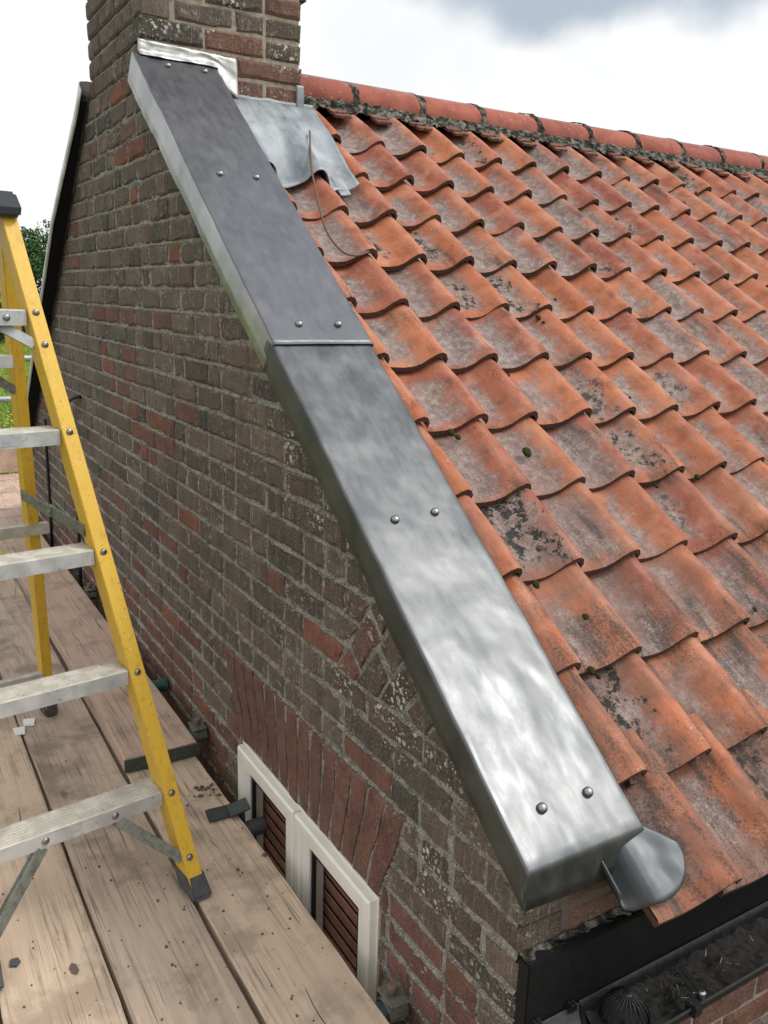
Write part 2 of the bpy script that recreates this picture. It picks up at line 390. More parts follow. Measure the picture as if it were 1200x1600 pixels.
LEAF = leaf_mat('tree leaves', (.028, .075, .020), (.075, .155, .042))
HEDGE = leaf_mat('hedge leaves', (.030, .055, .026), (.060, .095, .040))
BARK = simple('bark', (.07, .055, .042), .9, 0, 20, .5)
GRASSB = leaf_mat('grass blades', (.14, .24, .035), (.27, .37, .06))
FLOWER = leaf_mat('buttercup flowers', (.72, .55, .03), (.78, .66, .08))
def ground_mat():
    s = NT('meadow', .95, spec=.1); p = s.pos
    col = s.cramp(s.noise(p, .35, 5, .65), [(.3, (.07, .13, .028)), (.5, (.13, .21, .04)), (.7, (.24, .30, .06))])
    col = s.mix(s.ramp(s.noise(p, 2.2, 4, .7), .56, .66, 0, .6), col, (.42, .38, .05))
    return s.done(col)
GROUND = ground_mat()
def dirt_mat():
    s = NT('trodden soil', .95, spec=.1)
    return s.done(s.cramp(s.noise(s.pos, 3, 5, .7), [(.3, (.06, .05, .04)), (.7, (.13, .11, .085))]), normal=s.bump(s.noise(s.pos, 20, 4), .6, .03))
DIRT = dirt_mat()

# ------------------------------------------------------------------ object helpers
def wl(o):
    v = Vector(o.location)
    while o.parent: o = o.parent; v += Vector(o.location)
    return v
def tag(o, label=None, cat=None, group=None, kind=None):
    if label: o['label'] = label
    if cat: o['category'] = cat
    if group: o['group'] = group
    if kind: o['kind'] = kind
    return o
def thing(name, loc, label, cat, group=None):
    o = bpy.data.objects.new(name, None); o.empty_display_size = .05; C.objects.link(o); o.location = loc
    return tag(o, label, cat, group)
class MB:
    def __init__(s): s.v = []; s.f = []; s.mi = []; s.uv = None
    def add(s, verts, faces, mi=0):
        b = len(s.v); s.v += [tuple(x) for x in verts]
        for f in faces: s.f.append(tuple(b + i for i in f)); s.mi.append(mi)
        return s
    def box(s, a, b, mi=0):
        x0, y0, z0 = a; x1, y1, z1 = b
        return s.add([(x0,y0,z0),(x1,y0,z0),(x1,y1,z0),(x0,y1,z0),(x0,y0,z1),(x1,y0,z1),(x1,y1,z1),(x0,y1,z1)],
                     [(0,3,2,1),(4,5,6,7),(0,1,5,4),(1,2,6,5),(2,3,7,6),(3,0,4,7)], mi)
    def obox(s, c, ax, ay, az, mi=0):
        c = Vector(c); ax, ay, az = Vector(ax), Vector(ay), Vector(az)
        vs = [c + i*ax + j*ay + k*az for k in (-1,1) for i, j in ((-1,-1),(1,-1),(1,1),(-1,1))]
        return s.add(vs, [(0,3,2,1),(4,5,6,7),(0,1,5,4),(1,2,6,5),(2,3,7,6),(3,0,4,7)], mi)
    def loft(s, rings, closed=True, caps=True, mi=0):
        n = len(rings[0]); b = len(s.v)
        for r in rings: s.v += [tuple(x) for x in r]
        m = n if closed else n - 1
        for k in range(len(rings) - 1):
            for i in range(m):
                j = (i + 1) % n
                s.f.append((b+k*n+i, b+k*n+j, b+(k+1)*n+j, b+(k+1)*n+i)); s.mi.append(mi)
        if caps and closed:
            s.f.append(tuple(b + i for i in reversed(range(n)))); s.mi.append(mi)
            s.f.append(tuple(b + (len(rings)-1)*n + i for i in range(n))); s.mi.append(mi)
        return s
    def tube(s, path, r, n=10, mi=0, caps=True):
        path = [Vector(p) for p in path]; rings = []
        ref = Vector((0, 0, 1))
        for k, p in enumerate(path):
            d = (path[min(k+1, len(path)-1)] - path[max(k-1, 0)]).normalized()
            if abs(d.dot(ref)) > .95: ref = Vector((0, 1, 0)) if abs(d.y) < .9 else Vector((1, 0, 0))
            a = d.cross(ref).normalized(); bb = a.cross(d)
            rr = r[k] if isinstance(r, (list, tuple)) else r
            rings.append([p + rr*(math.cos(t)*a + math.sin(t)*bb) for t in [2*math.pi*i/n for i in range(n)]])
        return s.loft(rings, True, caps, mi)
    def grid(s, P, mi=0):
        """P[i][j] points"""
        b = len(s.v); n = len(P[0])
        for row in P: s.v += [tuple(x) for x in row]
        for i in range(len(P)-1):
            for j in range(n-1):
                s.f.append((b+i*n+j, b+(i+1)*n+j, b+(i+1)*n+j+1, b+i*n+j+1)); s.mi.append(mi)
        return s
    def mesh(s, name, mats, smooth=False, off=(0,0,0), bevel=0, seg=2, fixn=False):
        me = bpy.data.meshes.new(name)
        off = Vector(off)
        me.from_pydata([(x-off.x, y-off.y, z-off.z) for x, y, z in s.v], [], s.f)
        for m in (mats if isinstance(mats, (list, tuple)) else [mats]): me.materials.append(m)
        me.polygons.foreach_set('material_index', s.mi)
        if bevel or fixn:
            bm = bmesh.new(); bm.from_mesh(me)
            bmesh.ops.remove_doubles(bm, verts=bm.verts, dist=1e-6)
            bmesh.ops.recalc_face_normals(bm, faces=bm.faces)
            if bevel:
                ed = [e for e in bm.edges if len(e.link_faces) == 2 and e.calc_face_angle(0) > .6]
                bmesh.ops.bevel(bm, geom=ed, offset=bevel, segments=seg, affect='EDGES', clamp_overlap=True)
            bm.to_mesh(me); bm.free()
        if s.uv is not None:
            ul = me.uv_layers.new(name='UVMap')
            for lp in me.loops: ul.data[lp.index].uv = s.uv[lp.vertex_index]
        if smooth: me.polygons.foreach_set('use_smooth', [True]*len(me.polygons))
        me.update(); return me
    def build(s, name, mats, parent=None, smooth=False, bevel=0, seg=2, origin=None, fixn=False):
        """vertices are world coordinates; the object sits at origin (or at the parent's)"""
        base = wl(parent) if parent else Vector((0,0,0))
        org = Vector(origin) if origin is not None else base
        o = bpy.data.objects.new(name, s.mesh(name, mats, smooth, org, bevel, seg, fixn))
        C.objects.link(o); o.parent = parent; o.location = org - base
        if smooth == 'auto': shade_auto(o)
        return o
def shade_auto(o, ang=35):
    me = o.data
    bm = bmesh.new(); bm.from_mesh(me)
    for f in bm.faces: f.smooth = True
    for e in bm.edges: e.smooth = not (len(e.link_faces) == 2 and e.calc_face_angle(0) > R(ang))
    bm.to_mesh(me); bm.free()
def inst(name, me, parent, loc, mat=None, rot=None):
    o = bpy.data.objects.new(name, me); C.objects.link(o); o.parent = parent
    o.location = Vector(loc) - (wl(parent) if parent else Vector((0,0,0)))
    if rot: o.rotation_euler = rot
    if mat:
        o.material_slots[0].link = 'OBJECT'; o.material_slots[0].material = mat
    return o
def nz(x, y=0., z=0., s=1.): return noise.noise(Vector((x*s, y*s, z*s)))
def visible_px(p):
    d = Vector(p) - cam_loc; zc = d.dot(fw)
    if zc < .05: return None
    return 600 + FPX*d.dot(rt)/zc, 800 - FPX*d.dot(up)/zc, zc

# ------------------------------------------------------------------ key geometry
TH = R(36.04); Px, Py, Pz = -2.3411, 1.6889, 2.0097; TW, TG = .1929, .2528   # tile nose grid
CS = math.tan(R(38)); CAPZ0 = .697 + (-.53)*CS         # top of the front capping: z = CAPZ0 - CS*x
cap_u = Vector((math.cos(R(38)), 0, -math.sin(R(38)))); cap_n = Vector((math.sin(R(38)), 0, math.cos(R(38))))
def cap_top(x): return CAPZ0 - CS*x
RS = math.tan(R(40.6)); REARZ0 = 1.987 + 3.086*RS        # underside of the rear capping: z = REARZ0 + RS*x
XC = -2.266; XCL = -3.035; YC = .605                     # chimney
XF = -.065                                               # front wall plane
GROUNDZ = -2.35; BZ = -.29

# ------------------------------------------------------------------ ground
mb = MB(); mb.box((-900, -900, GROUNDZ-.5), (900, 900, GROUNDZ))
tag(mb.build('meadow_ground', GROUND), kind='structure')
mb = MB(); mb.box((-11, -16, GROUNDZ), (16, 8.5, GROUNDZ+.004))
tag(mb.build('soil_path', DIRT), kind='structure')

# ------------------------------------------------------------------ brick helpers
def clip(poly, a, b, c):
    """keep a*x+b*z <= c"""
    outp = []
    for i in range(len(poly)):
        p, q = poly[i-1], poly[i]
        dp, dq = a*p[0]+b*p[1]-c, a*q[0]+b*q[1]-c
        if (dp < 0) != (dq < 0):
            t = dp/(dp-dq); outp.append((p[0]+t*(q[0]-p[0]), p[1]+t*(q[1]-p[1])))
        if dq <= 0: outp.append(q)
    return outp
def area(poly): return abs(sum(poly[i-1][0]*poly[i][1]-poly[i][0]*poly[i-1][1] for i in range(len(poly))))/2 if len(poly) > 2 else 0
def brick_mb(poly, depth=.1, bev=.0075, rnd=random, jit=.0034, mi=0, target=None, to3=None):
    """a worn brick: outline with a few extra points, chamfered arris; face at local y=0, body towards +y"""
    cx = sum(p[0] for p in poly)/len(poly); cz = sum(p[1] for p in poly)/len(poly)
    ring = []
    n = len(poly)
    for i in range(n):
        p, q = poly[i], poly[(i+1) % n]
        ring.append((p[0], p[1], 1))
        ln = math.hypot(q[0]-p[0], q[1]-p[1])
        if ln > .09: 
            for t in (.33, .67): ring.append((p[0]+(q[0]-p[0])*t, p[1]+(q[1]-p[1])*t, 0))
    A, B, D = [], [], []
    for x, z, corner in ring:
        dx, dz = cx-x, cz-z; d = math.hypot(dx, dz) + 1e-9
        j1, j2 = rnd.uniform(-jit, jit), rnd.uniform(-jit, jit)
        k = bev*(1.5 if corner else 1.)*rnd.uniform(.6, 1.6)
        sx, sz = (1 if dx > 0 else -1), (1 if dz > 0 else -1)
        kx = min(k, abs(dx)*.6)*sx if (corner or abs(dx) > abs(dz)*2.8) else 0
        kz = min(k, abs(dz)*.6)*sz
        B.append((x+j1, .007, z+j2)); D.append((x+j1, depth, z+j2)); A.append((x+j1+kx, rnd.uniform(-.0012, .0012), z+j2+kz))
    m = len(ring); V = A + B + D
    F = [tuple(range(m))]
    for i in range(m):
        j = (i+1) % m
        F.append((m+i, m+j, j, i)); F.append((2*m+i, 2*m+j, m+j, m+i))
    t = target or MB()
    if to3: V = [to3(v) for v in V]
    t.add(V, F, mi)
    return t
def fix(me):
    bm = bmesh.new(); bm.from_mesh(me); bmesh.ops.recalc_face_normals(bm, faces=bm.faces); bm.to_mesh(me); bm.free()
brick_cache = {}
def brick_mesh(wd, h, var, depth=.1):
    key = (round(wd, 3), round(h, 3), var, depth)
    if key not in brick_cache:
        rn = random.Random(hash(key) % 9973)
        me = brick_mb([(-wd/2,-h/2),(wd/2,-h/2),(wd/2,h/2),(-wd/2,h/2)], depth, .0075, rn).mesh('brick', CORE); fix(me)
        brick_cache[key] = me
    return brick_cache[key]

CH = .075; ZB = .002; JT = .010
ST, HD = .222, .106
# ------------------------------------------------------------------ gable wall
gable = thing('gable_wall', (-2.6, 0, GROUNDZ), 'tall weathered brick gable wall with pale crumbling mortar, rising to the chimney', 'wall')
AR_T, AR_B = .147, -.125                                # flat arch over the window
ARL_T, ARL_B, ARR_T, ARR_B = -1.56, -1.435, -.452, -.563
def in_arch_clip(poly, side):
    # half planes of the arch skewbacks / window jambs
    if side == 'L':
        p = clip(poly, 1, (ARL_B-ARL_T)/(AR_T-AR_B)*1., ARL_B + (ARL_B-ARL_T)/(AR_T-AR_B)*AR_B - .008)
        return p
    k = (ARR_T-ARR_B)/(AR_T-AR_B)
    return clip(poly, -1, k, -ARR_B + k*AR_B - .008)
T0x, T0z = -.80, .377                                    # toe of the tumbled-in triangle
tnx, tnz = math.cos(R(38)), -math.sin(R(38))             # along-slope direction
def gable_polys():
    out_ = []
    rn = random.Random(21)
    k = -10
    while True:
        z0 = k*CH + ZB + JT/2; z1 = z0 + CH - JT
        if z0 > 2.02: break
        xr = XF
        x_lo = -5.2
        x = xr; row = k % 6; idx = 0
        if k % 2 == 0: x -= 0
        first = True
        prev = None
        while x > x_lo:
            if first: ln = HD if k % 2 == 0 else ST
            elif row == 2: ln = HD if rn.random() < .85 else ST
            else:
                ln = HD if rn.random() < (.18 if prev == HD else .42) else ST
            prev = ln; first = False
            xa, xb = x - ln, x
            jz = [rn.uniform(-.0025, .0025) for _ in range(2)]
            poly = [(xa, z0+jz[0]), (xb, z0+jz[0]), (xb, z1+jz[1]), (xa, z1+jz[1])]
            x -= ln + JT*rn.uniform(.7, 1.3)
            whole = True
            # slopes
            lim = CAPZ0 - .03/math.cos(R(38))
            c1 = clip(poly, CS, 1, lim)
            if area(c1) < area(poly)-1e-7: whole = False
            c1 = clip(c1, -RS, 1, REARZ0 + .012) if c1 else c1
            if area(c1) < 6e-4: continue
            if abs(area(c1)-area(poly)) > 1e-7: whole = False
            polys = [c1]
            if z1 < AR_T - .01 and z0 > AR_B - .02:      # beside the arch
                polys = [in_arch_clip(c1, 'L'), in_arch_clip(c1, 'R')]
            elif z1 <= AR_B + .03:                        # window jambs
                polys = [clip(c1, 1, 0, -1.432), clip(c1, -1, 0, .560)]
            elif z0 > T0z - .02:                          # left of the tumbling line
                polys = [clip(c1, tnx, tnz, T0x*tnx + T0z*tnz - .006)]
            for q in polys:
                a = area(q)
                if len(q) < 3 or a < 6e-4: continue
                w_ = whole and abs(a-area(poly)) < 1e-7
                out_.append((q, w_, ln, 'n'))
        k += 1
    # arch: rubbed red voussoirs
    nA = 14
    for i in range(nA):
        g = .0050
        t0, t1 = i/nA, (i+1)/nA
        b0, b1 = ARL_B+(ARR_B-ARL_B)*t0+g, ARL_B+(ARR_B-ARL_B)*t1-g
        u0, u1 = ARL_T+(ARR_T-ARL_T)*t0+g, ARL_T+(ARR_T-ARL_T)*t1-g
        out_.append(([(b0, AR_B+.003*math.sin(i*7)), (b1, AR_B+.003*math.sin(i*7)), (u1, AR_T), (u0, AR_T)], False, 0, 'arch'))
    # tumbled-in bricks, beds square to the slope
    s_ = T0x*tnx + T0z*tnz
    for i in range(9):
        sa, sb = s_ + i*.079 + .005, s_ + (i+1)*.079 - .005
        h0 = T0x*(-tnz) + T0z*tnx                        # height along the normal
        hh = h0 - .5 + (.11 if i % 2 else 0)
        for j in range(12):
            l = .228 if (i+j) % 3 else .15
            ha, hb = hh, hh + l - .010
            hh += l
            P = []
            for sv, hv in ((sa, ha), (sb, ha), (sb, hb), (sa, hb)):
                P.append((sv*tnx - hv*tnz, sv*tnz + hv*tnx))
            P = clip(P, CS, 1, CAPZ0 - .03/math.cos(R(38)))
            P = clip(P, 0, -1, -(T0z+.003)) if P else P
            if len(P) > 2 and area(P) > 8e-4: out_.append((P, False, 0, 'tumb'))
    return out_
ORANGE = [(-2.93, 1.62), (-2.43, .83)]
polys = gable_polys()
items = []
def px_to_wall(u, v):
    d = fw + (u-600)/FPX*rt + (800-v)/FPX*up
    t = -cam_loc.y/d.y; p = cam_loc + t*d; return p.x, p.z
orange_pts = [px_to_wall(*q) for q in [(213,305),(192,240),(233,655),(212,678),(289,806),(262,955),(250,1003),(232,985),(188,92),(495,985),(305,1093),(283,395),(203,232),(212,640)]]
ctr = [(sum(p[0] for p in q)/len(q), sum(p[1] for p in q)/len(q)) for q, _, _, _ in polys]
orange_idx = {min(range(len(ctr)), key=lambda k: (ctr[k][0]-a)**2 + 4*(ctr[k][1]-b)**2) for a, b in orange_pts}
rn = random.Random(5)
for qi, (q, whole, ln, kind) in enumerate(polys):
    cx = sum(p[0] for p in q)/len(q); cz = sum(p[1] for p in q)/len(q)
    v = visible_px((cx, 0, cz)); sc_ = 0
    if v and -60 < v[0] < 1260 and -60 < v[1] < 1660 and cz > -.62:
        dd = (Vector((cx, 0, cz))-cam_loc).length; sc_ = area(q)*abs(cam_loc.y)/dd**3
    r = rn.random()
    lowz = max(0, min(1, (.75-cz)/.9))                   # sheltered lower bricks keep their red
    redzone = max(0, 1-abs(cx+2.45+.35*(cz-.6))/.55)*max(0, min(1, (1.25-cz)/.5))
    near = max(0, 1-abs(cap_top(cx)-cz-.25)/.35)*max(0, min(1, (cx+1.4)/.6))
    if kind == 'arch': m = 'red'
    elif kind == 'tumb': m = 'lichen' if rn.random() < .6 else 'lichenred'
    elif qi in orange_idx: m = 'orange'
    elif r < .55*near: m = 'lichen'
    elif r < .05 + .40*redzone: m = 'red' if rn.random() < .93 else 'orange'
    elif cz < -.08 and rn.random() < .8: m = 'red'
    else:
        r = rn.random()
        m = 'brown' if r < .22 + .35*lowz else ('dark' if r < .38 + .3*lowz else 'grey')
    items.append((sc_, q, whole, ln, kind, m, cx, cz))
items.sort(key=lambda t: -t[0])
nind = 0
rest = MB(); keys = list(BR)
for sc_, q, whole, ln, kind, m, cx, cz in items:
    dy = rn.uniform(-.0035, .003)
    if kind == 'arch': dy = rn.uniform(-.0055, -.003)
    if nind < 300 and sc_ > 0:
        nind += 1
        if whole: 
            o = inst('brick', brick_mesh(ln, CH-JT, rn.randrange(6)), gable, (cx, dy, cz), BR[m], (rn.uniform(-.02,.02), rn.uniform(-.008,.008), rn.uniform(-.01,.01)))
        else:
            me = brick_mb([(p[0]-cx, p[1]-cz) for p in q], .1, .006, rn).mesh('brick', CORE); fix(me)
            o = inst('arch_brick' if kind == 'arch' else 'brick', me, gable, (cx, dy, cz), BR[m])
    else:
        brick_mb(q, .1, .006, rn, mi=keys.index(m), target=rest, to3=lambda v: (v[0], v[1]+dy, v[2]))
o = rest.build('brick', [BR[k] for k in keys], gable, fixn=True); o['kind'] = 'stuff'
# mortar: a finely dented sheet just behind the brick faces
xs = np.arange(-5.2, -.066, .011); zs = np.arange(-.66, 2.03, .0048)
mb = MB(); idx = {}
def mortar_ok(x, z):
    if z > cap_top(x) - .045 or z > REARZ0 + RS*x + .012: return False
    if z < AR_B + .004 and -1.435 < x < -.556: return False
    return True
for i, x in enumerate(xs):
    for j, z in enumerate(zs):
        if mortar_ok(x, z):
            f = nz(x, 3, z, 62.); g = nz(x, 9, z, 9.)
            arch_y = 0
            ph = ((z - ZB)/CH + .5) % 1 - .5
            led = math.exp(-((ph+.05)/.045)**2); und = math.exp(-((ph-.07)/.03)**2)
            if (AR_B < z < AR_T - .008 and ARL_B - (z-AR_B)*.46 < x < ARR_B + (z-AR_B)*.41) or (z > T0z + .012 and x*tnx + z*tnz > T0x*tnx + T0z*tnz): led = 0; und = 0; f *= .45; g *= .3; arch_y = -.0064 if z < T0z else -.0008
            y = .0058 + arch_y - .0036*f - .003*g - led*(.0055 + .006*f + .004*g) + .003*und
            idx[(i, j)] = len(mb.v); mb.v.append((x, y, z))
for (i, j) in list(idx):
    try: mb.f.append((idx[(i,j)], idx[(i+1,j)], idx[(i+1,j+1)], idx[(i,j+1)])); mb.mi.append(0)
    except KeyError: pass
mb.build('mortar', MORTAR, gable, smooth=True)
# solid core of the wall, with the window opening left out
mb = MB()
def prism(pts, y0, y1):
    n = len(pts); V = [(x, y0, z) for x, z in pts] + [(x, y1, z) for x, z in pts]
    F = [tuple(range(n)), tuple(range(2*n-1, n-1, -1))] + [(i, n+i, n+(i+1) % n, (i+1) % n) for i in range(n)]
    mb.add(V, F)
xl, xr_ = -5.18, XF-.004
prism([(xl, GROUNDZ), (-1.437, GROUNDZ), (-1.437, AR_B+.003), (xl, AR_B+.003)], .022, .24)
prism([(-.555, GROUNDZ), (xr_, GROUNDZ), (xr_, AR_B+.003), (-.555, AR_B+.003)], .022, .24)
prism([(-1.4365, GROUNDZ), (-.5555, GROUNDZ), (-.5555, -1.1), (-1.4365, -1.1)], .022, .24)
def rtop(x): return REARZ0 + RS*x - .0
xi = XCL; 
prism([(xl, AR_B+.0035), (xr_, AR_B+.0035), (xr_, cap_top(xr_)-.06), (XC, cap_top(XC)-.06), (XC-.004, 1.98), (XCL+.004, 1.98), (-3.1, rtop(-3.1)-.02), (xl, max(rtop(xl)-.02, AR_B+.01))], .022, .24)
mb.build('wall_core', CORE, gable, fixn=True)

# ------------------------------------------------------------------ chimney stack
chim = thing('chimney_stack', (-2.65, .3, 1.8), 'square brick chimney stack spotted with white lichen at the top of the gable', 'chimney')
ktop = 40
rn = random.Random(11)
for k in range(24, ktop):
    z0 = k*CH + ZB + JT/2; zc = z0 + (CH-JT)/2
    ov = .022 if z0 > 2.29 else 0; ox = 0
    even = k % 2 == 0
    # front face (plane x = XC)
    y = 0 if even else .107 + JT
    yend = YC + ov
    first = True
    while y < yend - .02:
        ln = (ST if (rn.random() < .8) else HD)
        if first and even: ln = ST
        first = False
        if yend - (y+ln) < .06: ln = yend - y
        if z0 > 1.88:
            me = brick_mesh(round(ln, 2), CH-JT, rn.randrange(4))
            r = rn.random()
            m = 'lichen' if r < .50 else ('lichenred' if r < .88 else 'brown')
            zz_ = z0
            if not (y+ln/2 < .26 and zc < 2.06):
                inst('brick', me, chim, (XC + rn.uniform(-.002,.002), y+ln/2, zc), BR[m], (0, 0, R(90)))
        y += ln + JT
    # gable face (plane y = 0), flush with the wall below
    if z0 > 2.02:
        x = XC if not even else XC - .107 - JT
        while x > XCL + .02:
            ln = HD if rn.random() < .45 else ST
            if (x-ln) - XCL < .06: ln = x - XCL
            r = rn.random(); m = 'grey' if r < .66 else ('brown' if r < .9 else 'red')
            me = brick_mesh(round(ln, 2), CH-JT, rn.randrange(4))
            inst('brick', me, chim, (x-ln/2, rn.uniform(-.002,.002), zc), BR[m])
            x -= ln + JT
mb = MB(); mb.box((XCL+.008, .010, 1.5), (XC-.007, YC-.008, 3.0))
mb.build('mortar', MORTAR2, chim)
mb = MB(); mb.box((XCL-.03, -.03, 3.0), (XC+.03, YC+.03, 3.06)); mb.box((XCL+.1, .1, 3.06), (XC-.1, YC-.1, 3.14))
mb.build('chimney_cap', MORTAR2, chim, bevel=.01)

# ------------------------------------------------------------------ front wall
front = thing('front_wall', (XF, 1.5, GROUNDZ), 'red brick front wall showing under the black gutter at the eaves', 'wall')
rn = random.Random(3); far_front = MB()
for k in range(-12, 3):
    z0 = k*CH + ZB + JT/2; zc = z0 + (CH-JT)/2
    y = (HD+.004 if k % 2 else ST) + JT - .1*(k % 2 == 0)
    y = .112
    first = True
    while y < 6.5:
        ln = (.205 if first else (ST if rn.random() < .75 else HD)); first = False
        if y > 1.7:       # farther along the wall, outside the photograph: joined bricks
            brick_mb([(y, z0), (y+ln, z0), (y+ln, z0+CH-JT), (y, z0+CH-JT)], .1, .0075, rn, mi=rn.choice([0, 0, 0, 1]), target=far_front, to3=lambda v: (XF - v[1], v[0], v[2]))
            y += ln + JT; continue
        inst('brick', brick_mesh(ln, CH-JT, rn.randrange(5)), front, (XF+rn.uniform(-.002,.002), y+ln/2, zc), BR['red' if rn.random() < .7 else ('brown' if rn.random() < .7 else 'orange')], (0, 0, R(90)))
        y += ln + JT
o = far_front.build('brick', [BR['red'], BR['brown']], front, fixn=True); o['kind'] = 'stuff'
mb = MB(); mb.box((XF-.22, .245, GROUNDZ), (XF-.006, 8, .16)); mb.box((XF-.1, .112, GROUNDZ), (XF-.0065, .245, .16))
mb.build('mortar', MORTAR2, front)

# ------------------------------------------------------------------ the rest of the house, behind
mb = MB(); mb.box((-5.15, .25, GROUNDZ), (-4.93, 8, .1)); mb.build('rear_wall', BR['brown'], tag(bpy.data.objects.new('rear_house_walls', None), 'plain brick walls at the back of the cottage', 'wall'))
rh = bpy.data.objects['rear_house_walls']; C.objects.link(rh)
mb = MB(); mb.add([(-5.15,7.8,GROUNDZ),(-.1,7.8,GROUNDZ),(-.1,7.8,.2),(-2.65,7.8,2.0),(-5.15,7.8,.2),(-5.15,8,GROUNDZ),(-.1,8,GROUNDZ),(-.1,8,.2),(-2.65,8,2.0),(-5.15,8,.2)],
                  [(0,1,2,3,4),(9,8,7,6,5),(0,5,6,1),(1,6,7,2),(2,7,8,3),(3,8,9,4),(4,9,5,0)])
mb.build('far_gable', BR['brown'], rh, fixn=True)

# ------------------------------------------------------------------ tiled roof
roof = thing('tiled_roof', (-1.2, 3, .3), 'steep roof of orange clay pantiles blotched with grey lichen', 'roof')
TA = TH - R(5.2)
ta = Vector((-math.cos(TA), 0, math.sin(TA))); tn = Vector((math.sin(TA), 0, math.cos(TA)))
PW, PL, PT = .238, .335, .0162
prof = [(0, .016), (.06, .006), (.14, .001), (.28, -.002), (.42, -.001), (.54, .004), (.64, .016), (.73, .036), (.81, .0500), (.885, .0555), (.95, .0490), (1.0, .0300)]
def tile_mesh(var, ulo=0., wave=1.):
    rnv = random.Random(100+var)
    mb = MB(); uv = []
    pr = [(u, h) for u, h in prof if u > ulo]
    if ulo > 0:
        for (ua, ha), (ub, hb) in zip(prof, prof[1:]):
            if ua <= ulo < ub: pr = [(ulo, ha+(hb-ha)*(ulo-ua)/(ub-ua))] + pr
    stations = [(0, -.001), (.007, .0025), (.16, .0015), (PL, -.006)]
    hj = rnv.uniform(.92, 1.07)
    rows = []
    for d, dz in stations:
        row = []
        for u, h in pr:
            wob = .0025*nz(u*2.2, var*3.1, d*4)
            p = Vector((0, (u-1)*PW, 0)) + ta*(d + wob*1.2*(d < .01)) + tn*((h - .0555)*hj + dz + wob)
            row.append(p)
        rows.append(row)
    n = len(pr)
    def push(rows_, mi, uvd):
        b = len(mb.v)
        for row, d in zip(rows_, uvd):
            for (u, h), p in zip(pr, row): mb.v.append(tuple(p)); uv.append((u, d/PL))
        for i in range(len(rows_)-1):
            for j in range(n-1):
                mb.f.append((b+i*n+j, b+i*n+j+1, b+(i+1)*n+j+1, b+(i+1)*n+j)); mb.mi.append(mi)
    push(rows, 0, [s_[0] for s_ in stations])
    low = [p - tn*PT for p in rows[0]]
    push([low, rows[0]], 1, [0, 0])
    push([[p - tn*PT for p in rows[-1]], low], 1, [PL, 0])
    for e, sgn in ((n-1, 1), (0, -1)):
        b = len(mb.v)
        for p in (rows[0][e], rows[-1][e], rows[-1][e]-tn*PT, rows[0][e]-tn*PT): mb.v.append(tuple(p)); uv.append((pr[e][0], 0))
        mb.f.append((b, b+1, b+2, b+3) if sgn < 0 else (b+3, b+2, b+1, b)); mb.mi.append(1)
    mb.uv = uv
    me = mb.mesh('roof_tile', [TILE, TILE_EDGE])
    me.polygons.foreach_set('use_smooth', [m == 0 for m in mb.mi])
    return me
tiles_me = [tile_mesh(v) for v in range(8)]
verge_me = [tile_mesh(20+v, .64) for v in range(4)]
eave_me = tile_mesh(5, .13)
rn = random.Random(77)
JMIN, JMAX = -7, 13
for i in range(1, 13):
    for j in range(JMIN, JMAX):
        P = Vector((Px + i*TG*math.cos(TH), Py + j*TW, Pz - i*TG*math.sin(TH)))
        if i < 1: continue
        if j == -7 and i < 3: continue
        if j in (-6, -7) and i == 1: continue
        me = tiles_me[rn.randrange(8)]
        if j == -7 and i == 12: me = eave_me
        if j == -7 and i < 12: me = verge_me[rn.randrange(4)]
        if i == 12: P += Vector((-.012, .068, .006))
        P += Vector((rn.uniform(-.007, .007), rn.uniform(-.005, .005), rn.uniform(-.003, .0045)))
        inst('roof_tile', me, roof, P, None, (rn.uniform(-.018, .018), rn.uniform(-.014, .014), rn.uniform(-.020, .020)))
# the roof beyond the frame on the right: one joined sheet of the same tiles
mb = MB(); uvs = []
for i in range(1, 13):
    for j in range(JMAX, 32):
        src = tiles_me[(i*5+j*3) % 8]; P = Vector((Px + i*TG*math.cos(TH), Py + j*TW, Pz - i*TG*math.sin(TH)))
        b = len(mb.v)
        mb.v += [tuple(v.co + P) for v in src.vertices]
        uvv = [(.5, .5)]*len(src.vertices)
        for lp in src.loops: uvv[lp.vertex_index] = tuple(src.uv_layers[0].data[lp.index].uv)
        uvs += uvv
        for p in src.polygons: mb.f.append(tuple(b+k for k in p.vertices)); mb.mi.append(p.material_index)
mb.uv = uvs
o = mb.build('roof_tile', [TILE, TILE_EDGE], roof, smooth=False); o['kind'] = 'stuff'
# underlay
d0 = Vector((Px, 0, Pz)).dot(Vector((math.sin(TH), 0, math.cos(TH))))
def plane_z(x, off): return (d0 - off - math.sin(TH)*x)/math.cos(TH)
mb = MB()
mb.add([(-2.6, .2, plane_z(-2.6, .115)), (-.12, .2, plane_z(-.12, .115)), (-.12, 8, plane_z(-.12, .115)), (-2.6, 8, plane_z(-2.6, .115))], [(0,1,2,3)])
mb.build('roof_underlay', CORE, roof)
mb = MB()
mb.add([(-2.72, .25, 2.02), (-5.35, .25, .02), (-5.35, 8, .02), (-2.72, 8, 2.02), (-2.72, .25, 1.97), (-5.35, .25, -.03), (-5.35, 8, -.03), (-2.72, 8, 1.97)], [(0,1,2,3),(4,7,6,5),(0,4,5,1),(1,5,6,2),(2,6,7,3),(3,7,4,0)])
mb.build('rear_slope', RIDGE, roof, fixn=True)
